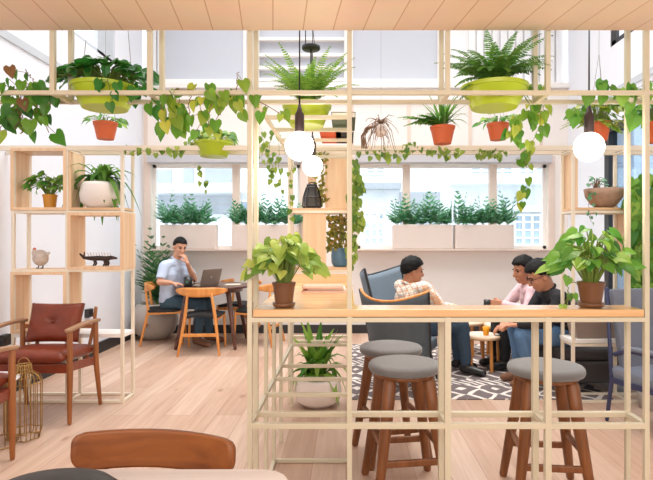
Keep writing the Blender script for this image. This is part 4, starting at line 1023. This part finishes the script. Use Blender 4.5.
# right shelf bowl
t = plant('potted_succulent', 'wide speckled clay bowl with small trailing succulents on the right shelf', (X(604, R0+.1), R0+.1, 1.5355))
b = MB(); b.lathe([(.001, 0), (.06, 0), (.10, .03), (.14, .09), (.152, .155), (.143, .155), (.001, .14)], seg=32); b.build('bowl', M['concrete'], t, True)
ml, ms = MB(), MB(); vine(ml, ms, [(-.13, 0, .15), (-.16, -.08, .12), (-.165, -.1, -.02), (-.16, -.1, -.10)], 16, .03); bush(ml, ms, (-.06, 0, .14), 26, .06, .06, .02, .13, .035, 'oval', .7, .1)
bush(ml, ms, (.08, 0, .14), 16, .07, .06, .0, .05, .03, 'oval', .7, .3); vine(ml, ms, [(.13, 0, .15), (.17, -.05, .1), (.17, -.06, .0)], 10, .028); fol(t, ml, ms, 'L_win', 'stemb')
# tower lower bay: blue pot with moss
t = plant('potted_moss', 'mossy yellow-green plant in a blue glazed pot on the shelf tower', (X(340, R0+.1), R0+.1, 1.066))
b = MB(); b.lathe([(.001, 0), (.05, 0), (.068, .03), (.072, .09), (.064, .14), (.068, .15), (.06, .15), (.001, .13)], seg=28); b.build('pot', M['bluepot'], t, True)
ml, ms = MB(), MB()
for k in range(240): ml.leaf((rnd(-.1, .09), rnd(-.06, .06), rnd(.14, .41)), rv(), (rnd(-.3, .3), -1, rnd(-.3, .5)), rnd(.03, .055), rnd(.018, .03), 'oval')
for k in range(8): ms.tube([(0, 0, .13), (rnd(-.07, .07), rnd(-.05, .05), .4)], .003, 4)
fol(t, ml, ms, 'moss', 'stemb')
t = plant('hanging_moss', 'mossy trailing plant inside the upper bay of the shelf tower', P(322, 178, R0+.12))
ml, ms = MB(), MB()
for k in range(90): ml.leaf((rnd(-.04, .03), rnd(-.03, .02), rnd(-.2, .2)), rv(), (rnd(-.3, .3), -1, .3), rnd(.03, .055), rnd(.018, .03), 'oval')
ms.tube([(0, 0, .25), (0, 0, -.2)], .003, 4); fol(t, ml, ms, 'moss', 'stemb')
# palm in grey stone planter by the left man
t = plant('potted_palm', 'bamboo-like palm in a large round grey planter in the back left corner', (-2.49, 6.78, 0))
b = MB(); b.lathe([(.001, 0), (.15, 0), (.25, .09), (.29, .22), (.285, .33), (.23, .44), (.20, .46), (.18, .43), (.001, .41)], seg=36); b.build('planter', M['greypot'], t, True)
ml, ms = MB(), MB(); palm(ml, ms, (.03, 0, .41), 30, .34, .98, .20, 8, .17, .026, .7)
for q in (ml, ms): q.v = [(max(p[0], -.27+.02*p[0]), min(p[1], .33), p[2]) for p in q.v]
fol(t, ml, ms, 'L_palm')
# right round planter and lower shelf planter
t = plant('potted_plant', 'leafy plant in a round grey planter on the floor under the right shelf', (2.74, 4.50, 0))
b = MB(); b.lathe([(.001, 0), (.13, 0), (.22, .07), (.25, .18), (.24, .28), (.2, .34), (.001, .31)], seg=32); b.build('planter', M['greypot'], t, True); ml, ms = MB(), MB(); palm(ml, ms, (0, 0, .3), 30, .22, .65, .15, 10, .11, .022, .6); fol(t, ml, ms, 'L_palm')
t = plant('grass_planter', 'grey trough of dried grass on the low right shelf', (X(592, R0+.1), R0+.1, .501))
b = MB(); b.add([(-.15, -.07, 0), (.15, -.07, 0), (.15, .07, 0), (-.15, .07, 0), (-.17, -.085, .13), (.17, -.085, .13), (.17, .085, .13), (-.17, .085, .13)], [(3, 2, 1, 0), (4, 5, 6, 7), (0, 1, 5, 4), (1, 2, 6, 5), (2, 3, 7, 6), (3, 0, 4, 7)]); b.build('trough', plain('grey_taupe_trough', (148, 130, 120), .8), t)
ml, ms = MB(), MB()
for k in range(90): az = rnd(0, 2*PI); ribbon(ml, curve((rnd(-.13, .05), rnd(-.05, .05), .12), az, rnd(.05, .14), rnd(.04, .12), rnd(.02, .1), 6, .6), .008)
ml.build('dry_grass', M['dry'], t); ml = MB()
for k in range(26): az = rnd(0, 2*PI); ribbon(ml, curve((rnd(.04, .13), rnd(-.04, .04), .12), az, rnd(.04, .13), rnd(.06, .14), rnd(.02, .1), 6, .6), .025)
ml.build('foliage', M['L_syn2'], t)
# climbing greenery at the right edge
t = plant('climbing_plant', 'tall climbing green plant filling the right shelf bays at the picture edge', (X(648, R0-.1)+.02, R0-.12, 0))
ml, ms = MB(), MB()
for k in range(330):
    z = rnd(.92, 1.78); ml.leaf((rnd(-.17, .2), rnd(-.05, .08), z), (rnd(-.8, .8), rnd(-.4, .1), -1), (rnd(-.5, .5), -1, rnd(0, .9)), rnd(.06, .1), rnd(.05, .08), 'heart')
for k in range(9): x = rnd(-.1, .15); ms.tube([(x*.3, 0, .02), (x, .02, .9), (x+rnd(-.05, .05), .02, 1.75)], .005, 5)
fol(t, ml, ms, 'L_syn2'); b = MB(); b.lathe([(.001, 0), (.09, 0), (.11, .2), (.1, .2), (.001, .18)], seg=24); b.build('pot', M['greypot'], t, True)
# window planters
pn = 0
wl = ['far left', 'just left of the tower', 'left one in the right window', 'right one in the right window']
for i, (p0, p1) in enumerate(((162, 217), (233, 299), (392.5, 451.5), (454, 512))):
    D = BW-.095; x0, x1 = X(p0, D), X(p1, D)
    t = plant('window_planter', 'beige window planter with bushy green plants, '+wl[i], ((x0+x1)/2, D, WZ0+.005), 'beige planters on the window sills'); hw = (x1-x0)/2
    b = MB(); b.bb((-hw, -.085, 0), (hw, .085, .325)); b.build('planter_box', M['planter'], t, bevel=.006)
    ml, ms = MB(), MB()
    for k in range(7 if i != 0 else 6):
        cx = -hw+.06+(2*hw-.12)*k/6; palm(ml, ms, (cx, 0, .31), 13, .24, .36 if (k+i) % 3 else .50, .16, 6, .115, .024, .45)
    for q in (ml, ms): q.v = [(max(-hw-.12, min(hw+.12, p[0])) if i in (0, 1) else (max(-hw-.15, min(hw-.003, p[0])) if i == 2 else max(-hw+.003, min(hw+.15, p[0]))), min(p[1], .13), p[2]) for p in q.v]
    ml.build('foliage', M['L_win'], t); ms.build('stems', M['stem'], t)
# hedge outside right door
for i, (x, y) in enumerate(((RX+1.0, 4.6), (RX+1.2, 5.6), (RX+.9, 6.6))):
    t = thing('shrub', ['green shrub outside the right glass door, nearest the shelf', 'green shrub outside the right glass door, in the middle', 'green shrub outside the right glass door, farthest from the camera'][i], 'shrub', (x, y, -.1))
    ml, ms = MB(), MB()
    for k in range(420): ml.leaf((rnd(-.4, .4)*1.1, rnd(-.45, .45), rnd(.15, 1.15)), rv(), (rnd(-1, 1), -1, 1), rnd(.08, .14), rnd(.04, .07), 'oval')
    for k in range(8): ms.tube([(0, 0, 0), (rnd(-.3, .3), rnd(-.3, .3), .9)], .01, 5)
    fol(t, ml, ms, 'L_win', 'stemb')

# ================================================================== PEOPLE
def remeshed(name, b, m, parent, vox, smooth_it=4, disp=0):
    me = bpy.data.meshes.new(name); me.from_pydata(b.v, [], b.f); o = bpy.data.objects.new(name+'_tmp', me); s2 = bpy.data.scenes.new('tmp'); s2.collection.objects.link(o)
    bmx = bmesh.new(); bmx.from_mesh(me); bmesh.ops.recalc_face_normals(bmx, faces=bmx.faces); bmx.to_mesh(me); bmx.free()
    r = o.modifiers.new('r', 'REMESH'); r.mode = 'VOXEL'; r.voxel_size = vox
    s = o.modifiers.new('s', 'SMOOTH'); s.iterations = smooth_it; s.factor = .5
    with bpy.context.temp_override(scene=s2, view_layer=s2.view_layers[0]):
        dg = bpy.context.evaluated_depsgraph_get()
        m2 = bpy.data.meshes.new_from_object(o.evaluated_get(dg)); m2.name = name
    bpy.data.objects.remove(o); bpy.data.scenes.remove(s2)
    if disp:
        nn = [v.normal.copy() for v in m2.vertices]
        for v, n in zip(m2.vertices, nn):
            k = noise.noise(v.co*14)*disp+noise.noise(v.co*34)*disp*.4; v.co = v.co+n*k
    for p in m2.polygons: p.use_smooth = True
    m2.materials.clear(); m2.materials.append(m)
    o2 = bpy.data.objects.new(name, m2); COL.objects.link(o2); o2.parent = parent; return o2
def hand(b, w_, d, n, curl, s=1.0, thumb=1):
    """w_: wrist, d: finger direction, n: back-of-hand normal"""
    d = Vector(d).normalized(); n = Vector(n); n = (n-d*n.dot(d)).normalized(); x = d.cross(n); w_ = Vector(w_)
    palm = .085*s
    for k in range(4):
        off = (k-1.5)*.019*s; b.tube([w_+x*off*.5, w_+x*off+d*palm], [.013*s, .0115*s], 8)
    for k, L in enumerate((.058, .072, .076, .066)):
        off = (1.5-k)*.0195*s*-1 if False else (k-1.5)*.0195*s
        p = w_+x*off+d*palm; dd = d.copy(); pts = [p]
        for j, f_ in enumerate((.45, .32, .25)):
            a = curl*(j+1)*.6; dd = (d*math.cos(a)-n*math.sin(a)); p = p+dd*L*s*f_; pts.append(p.copy())
        b.tube(pts, [.0088*s, .0083*s, .0078*s, .007*s], 8)
    side = x*(1.5*.0195*s+.004)*thumb; tp = w_+d*.025*s+side*.6; td = (d*.7+x*thumb*.75-n*.25*(1+curl)).normalized()
    t2 = (d*.95+x*thumb*.2-n*.35*(1+curl)).normalized()
    b.tube([tp, tp+td*.036*s, tp+td*.036*s+t2*.03*s], [.0125*s, .0105*s, .0085*s], 8)
def figure(label, loc, J, mats, short=True, glasses=False, hairk=1.0, handspec=None, hs=1.0, vox=.0062):
    """J in world space"""
    t = thing('person', label, 'person', loc, 0); o0 = Vector(loc); J = {k: (Vector(v)-o0) if k not in ('look', 'up') else Vector(v).normalized() for k, v in J.items()}
    look = J['look']; up = J.get('up', Vector((0, 0, 1))); rt_ = look.cross(up).normalized(); up = rt_.cross(look).normalized()
    Mx = Matrix((rt_, look, up)).transposed(); h = J['head']
    hp = lambda x, y, z: h+rt_*x*hs+look*y*hs+up*z*hs
    sd = (J['shR']-J['shL']).normalized(); hd = (J['hipR']-J['hipL']).normalized()
    b = MB()
    # head: cranium, face, jaw, nose, ears, brow, lips, chin
    b.ell(hp(0, -.012, .03), (.074*hs, .092*hs, .085*hs), Mx, 24, 16); b.ell(hp(0, .02, -.03), (.060*hs, .068*hs, .085*hs), Mx, 20, 14)
    b.ell(hp(0, .045, -.085), (.036*hs, .036*hs, .028*hs), Mx); b.tube([hp(0, .083, .015), hp(0, .102, -.028)], [.009*hs, .014*hs], 10); b.ell(hp(0, .088, -.034), (.018*hs, .012*hs, .010*hs), Mx)
    for s in (-1, 1):
        b.ell(hp(s*.073, -.008, -.012), (.010*hs, .019*hs, .032*hs), Mx); b.tube([hp(s*.012, .083, .024), hp(s*.042, .070, .026)], .008*hs, 8)
        b.ell(hp(s*.033, .058, -.028), (.022*hs, .02*hs, .022*hs), Mx)
    b.tube([hp(-.02, .083, -.060), hp(0, .088, -.060), hp(.02, .083, -.060)], .0062*hs, 8); b.tube([hp(-.016, .081, -.070), hp(.016, .081, -.070)], .0066*hs, 8)
    b.tube([h-up*.04*hs-look*.02, J['neck']], [.052*hs, .058], 14)
    b.tube([J['neck'], J['neck']-Vector((0, 0, .04))], .06, 12)
    spine = [J['pelvis'], J['waist'], J['chest']]
    for k in (-1, 1):
        b.tube([J['pelvis']+hd*.07*k, J['waist']+(hd+sd)*.032*k, J['chest']+sd*.085*k], [.095, .085, .095], 14)
        b.tube([J['neck']-Vector((0, 0, .04)), J['shR' if k > 0 else 'shL']], [.05, .05], 12)
    for s in 'LR':
        b.tube([J['sh'+s], J['el'+s]], [.050, .038], 12); b.tube([J['el'+s], (J['el'+s]*.6+J['wr'+s]*.4), J['wr'+s]], [.038, .037, .025], 12)
        b.tube([J['hip'+s], J['kn'+s]], [.083, .056], 14); b.tube([J['kn'+s], J['kn'+s]*.65+J['an'+s]*.35, J['an'+s]], [.055, .052, .034], 14)
        d = (J['to'+s]-J['an'+s]); d.z = 0; b.tube([J['an'+s]+Vector((0, 0, -.03)), J['to'+s]+Vector((0, 0, 0))], [.032, .026], 10)
        hd_ = handspec[s]; hand(b, J['wr'+s], hd_[0], hd_[1], hd_[2], hs, hd_[3])
    remeshed('body', b, M[mats['skin']], t, vox, 3)
    # hair
    b = MB(); seg, rings = 40, 28; vs = []
    for i in range(rings+1):
        th = PI*(i+.01)/(rings+.02)
        for k in range(seg):
            a = 2*PI*k/seg; d = Vector((math.sin(th)*math.cos(a), math.sin(th)*math.sin(a), math.cos(th)))
            ny = noise.noise(d*4)*.08; y = d.y
            if y > .6: line = .36
            elif y > .2: line = .36-(.6-y)*1.35
            elif y > -.15: line = -.18
            else: line = -.30-(-.15-y)*.7
            k_ = max(0, min(1, (d.z-line-ny+.06)/.13)); k_ = k_*k_*(3-2*k_)
            r = .86+k_*(.22+.045*hairk+.09*max(0, d.z)*hairk+.04*max(0, d.y)*hairk+.05*noise.noise(d*6)*hairk+.04*noise.noise(d*19))
            vs.append(hp(d.x*.075*r, -.012+d.y*.092*r, .028+d.z*.088*r))
    fs = [(i*seg+k, (i+1)*seg+k, (i+1)*seg+(k+1) % seg, i*seg+(k+1) % seg) for i in range(rings) for k in range(seg)]+[tuple(range(seg)), tuple(rings*seg+k for k in range(seg))[::-1]]
    b.add(vs, fs); b.build('hair', M['hair'], t, True)
    for s in (-1, 1):
        b = MB(); b.ell(hp(s*.029, .0745, .006), (.0125*hs, .007*hs, .0065*hs), Mx); b.build('eye', M['eye'], t, True)
        b = MB(); b.tube([hp(s*.014, .090, .024), hp(s*.030, .088, .029), hp(s*.045, .076, .024)], .0036*hs, 6); b.build('eyebrow', M['hair'], t, True)
    if glasses:
        b = MB()
        for s in (-1, 1):
            b.tube([hp(s*.031+.023*math.cos(a), .096-.006*abs(math.cos(a)), .004+.018*math.sin(a)) for a in [2*PI*k/20 for k in range(21)]], .0022*hs, 6, False)
            b.tube([hp(s*.054, .09, .008), hp(s*.080, .05, .010), hp(s*.084, -.02, .008)], .0024*hs, 6)
        b.tube([hp(-.008, .098, .006), hp(.008, .098, .006)], .0022*hs, 6); b.build('glasses', M['blackg'], t)
    # shirt
    b = MB()
    for k in (-1, 1):
        b.tube([J['pelvis']+hd*.075*k+Vector((0, 0, .01)), J['waist']+(hd+sd)*.035*k, J['chest']+sd*.085*k], [.108, .100, .108], 16)
        b.tube([J['neck']-Vector((0, 0, .045)), J['shR' if k > 0 else 'shL']], [.062, .064], 14)
    b.tube([J['pelvis'], J['waist'], J['chest']+(J['neck']-J['chest'])*.35], [.10, .105, .108], 16)
    b.tube([J['neck']-Vector((0, 0, .05)), J['neck']-Vector((0, 0, .0))], [.075, .062], 16)
    for s in 'LR':
        S, E, W_ = J['sh'+s], J['el'+s], J['wr'+s]
        if short: b.tube([S, S.lerp(E, .8)], [.066, .060], 14, False)
        else: b.tube([S, E, E.lerp(W_, .93)], [.066, .052, .037], 14)
    remeshed('shirt', b, M[mats['shirt']], t, .008, 3, .006)
    b = MB(); nk = J['neck']; nd = (J['head']-J['neck']).normalized(); u_ = nd.cross(look).normalized(); v_ = nd.cross(u_)
    b.tube([nk+nd*.018+u_*.064*math.cos(a)+v_*.064*math.sin(a)-nd*.018*max(0, -math.sin(a)) for a in [2*PI*k/24 for k in range(25)]], .012, 8, False); b.build('collar', M[mats['shirt']], t, True)
    b = MB()
    for k, s in ((-1, 'L'), (1, 'R')):
        b.tube([J['pelvis']+hd*.07*k-Vector((0, 0, .02)), J['hip'+s]], [.108, .10], 14)
        b.tube([J['hip'+s], J['kn'+s]], [.096, .070], 14); b.tube([J['kn'+s], J['kn'+s].lerp(J['an'+s], .4), J['kn'+s].lerp(J['an'+s], .93)], [.070, .064, .05], 14)
    remeshed('trousers', b, M[mats['trousers']], t, .009, 3, .006)
    for s in 'LR':
        A, T_ = J['an'+s], J['to'+s]; d = (T_-A); d.z = 0; d.normalize(); b = MB()
        q = Vector((A.x, A.y, T_.z)); b.tube([q-d*.035+Vector((0, 0, .018)), q+d*.06+Vector((0, 0, .012)), T_+d*.02], [.042, .042, .032], 12)
        b.tube([A+Vector((0, 0, .0)), q+Vector((0, 0, .02))], [.045, .04], 12); o = remeshed('shoe', b, M[mats['shoes']], t, .008, 2)
        zmin = loc[2]-o0.z+.004
        for v in o.data.vertices: v.co.z = max(v.co.z, T_.z-.034)
    return t
def W(px, py, D): return P(px, py, D)
FR = .008
# man in blue at the dark table
D = 6.5
hx, hy, hz = X(180, 6.42), 6.42, 1.195
figure('man in pale blue short-sleeved shirt at the dark table with hand on chin', (-2.2, 6.5, 0), dict(
    head=(hx, hy, hz), look=(.62, -.72, -.30), up=(.1, 0, 1), neck=(hx-.045, hy+.03, hz-.155), chest=(hx-.085, hy+.05, .88), waist=(-2.18, 6.5, .66), pelvis=(-2.20, 6.52, .52),
    shL=(hx-.01, hy+.17, .97), shR=(hx-.15, hy-.11, .97), elL=(hx+.14, 6.55, .785), elR=(hx-.18, 6.22, .775), wrL=(hx+.105, 6.37, hz-.20), wrR=(hx+.0, 6.12, .775),
    hipL=(-2.16, 6.61, .51), hipR=(-2.18, 6.42, .51), knL=(-1.77, 6.60, .50), knR=(-1.78, 6.40, .50), anL=(-1.72, 6.56, .09), anR=(-1.80, 6.30, .09), toL=(-1.56, 6.50, .036), toR=(-1.66, 6.20, .036)),
    dict(skin='skin1', shirt='bluesh', trousers='tealtr', shoes='brownsh'), True, False, .25, {'L': ((-.35, -.1, 1), (.9, -.3, .2), .9, -1), 'R': ((1, .05, -.12), (0, 0, 1), .35, 1)}, 1.0)
# man in checked shirt
hx, hy, hz = X(412.5, 5.0), 5.0, .98
figure('man in orange checked shirt leaning forward in the winged lounge chair', (.62, 5.05, FR), dict(
    head=(hx, hy, hz), look=(1, .22, -.12), up=(.12, 0, 1), neck=(hx-.05, hy, hz-.135), chest=(hx-.02, hy, .74), waist=(hx+.0, hy+.03, .55), pelvis=(hx-.01, hy+.05, .46),
    shL=(hx-.10, hy+.17, .825), shR=(hx+.09, hy-.17, .835), elL=(hx+.24, hy+.24, .62), elR=(hx+.30, hy-.18, .60), wrL=(hx+.46, hy+.12, .61), wrR=(hx+.50, hy-.04, .60),
    hipL=(hx+.03, hy+.13, .43), hipR=(hx+.05, hy-.06, .43), knL=(hx+.45, hy+.13, .49), knR=(hx+.45, hy-.10, .49), anL=(hx+.46, hy+.12, .09+FR), anR=(hx+.50, hy-.08, .09+FR), toL=(hx+.60, hy+.10, .036+FR), toR=(hx+.62, hy-.16, .036+FR)),
    dict(skin='skin2', shirt='plaid', trousers='denimd', shoes='blackg'), False, False, 1.6, {'L': ((.7, -.6, -.1), (0, 0, 1), .6, 1), 'R': ((.7, .6, -.1), (0, 0, 1), .6, -1)}, 1.06)
# man in black shirt with glasses
hx, hy, hz = X(540, 4.55), 4.55, .965
figure('man in black shirt, glasses and blue jeans bowing his head on the sofa', (1.93, 4.6, FR), dict(
    head=(hx, hy, hz), look=(-.92, .05, -.48), up=(-.45, 0, 1), neck=(hx+.085, hy+.01, hz-.125), chest=(hx+.16, hy+.02, .70), waist=(hx+.25, hy+.03, .52), pelvis=(hx+.26, hy+.04, .47),
    shL=(hx+.10, hy-.19, .80), shR=(hx+.10, hy+.20, .80), elL=(hx-.02, hy-.23, .58), elR=(hx-.04, hy+.2, .58), wrL=(hx-.22, hy-.10, .555), wrR=(hx-.24, hy+.10, .56),
    hipL=(hx+.22, hy-.06, .44), hipR=(hx+.22, hy+.14, .44), knL=(hx-.19, hy-.09, .47), knR=(hx-.17, hy+.14, .47), anL=(hx-.10, hy-.08, .09+FR), anR=(hx-.12, hy+.14, .09+FR), toL=(hx-.24, hy-.08, .036+FR), toR=(hx-.26, hy+.14, .036+FR)),
    dict(skin='skin3', shirt='blacksh', trousers='denim', shoes='brownsh'), False, True, 1.5, {'L': ((-.6, .7, -.15), (-.2, 0, 1), .6, 1), 'R': ((-.6, -.7, -.15), (-.2, 0, 1), .6, -1)}, 1.12)
# man in pink shirt holding a mug
hx, hy, hz = X(523.5, 5.05), 5.05, .985
figure('man in pale pink shirt on the sofa holding out a black mug', (1.95, 5.15, FR), dict(
    head=(hx, hy, hz), look=(-1, -.22, -.22), up=(-.15, 0, 1), neck=(hx+.05, hy+.01, hz-.145), chest=(hx+.11, hy+.06, .71), waist=(hx+.19, hy+.1, .53), pelvis=(hx+.21, hy+.12, .47),
    shL=(hx+.04, hy-.16, .80), shR=(hx+.07, hy+.22, .80), elL=(hx-.05, hy-.22, .63), elR=(hx-.1, hy+.26, .60), wrL=(hx-.235, hy-.13, .675), wrR=(hx-.15, hy+.05, .47),
    hipL=(hx+.18, hy+.03, .44), hipR=(hx+.18, hy+.21, .44), knL=(hx-.16, hy+.02, .47), knR=(hx-.18, hy+.24, .47), anL=(hx-.18, hy+.02, .09+FR), anR=(hx-.20, hy+.24, .09+FR), toL=(hx-.31, hy-.0, .036+FR), toR=(hx-.33, hy+.22, .036+FR)),
    dict(skin='skin2', shirt='pinksh', trousers='trous', shoes='blackg'), False, False, 1.5, {'L': ((-1, .1, .0), (0, -1, .2), .85, 1), 'R': ((-.9, 0, -.5), (-.4, 0, 1), .5, 1)}, 1.08)
mug((hx-.375, hy-.085, .635), 'black mug held out by the man in the pink shirt', False, .034, .075)
# cushion by the sofa arm
b = MB(); b.ell((0, 0, 0), (.05, .17, .15), None, 20, 12); o = b.build('cushion', M['cush'], None, True); o.location = (2.225, 4.52, .53); tag(o, 'grey cushion against the back of the dark sofa behind the man in black', 'cushion')
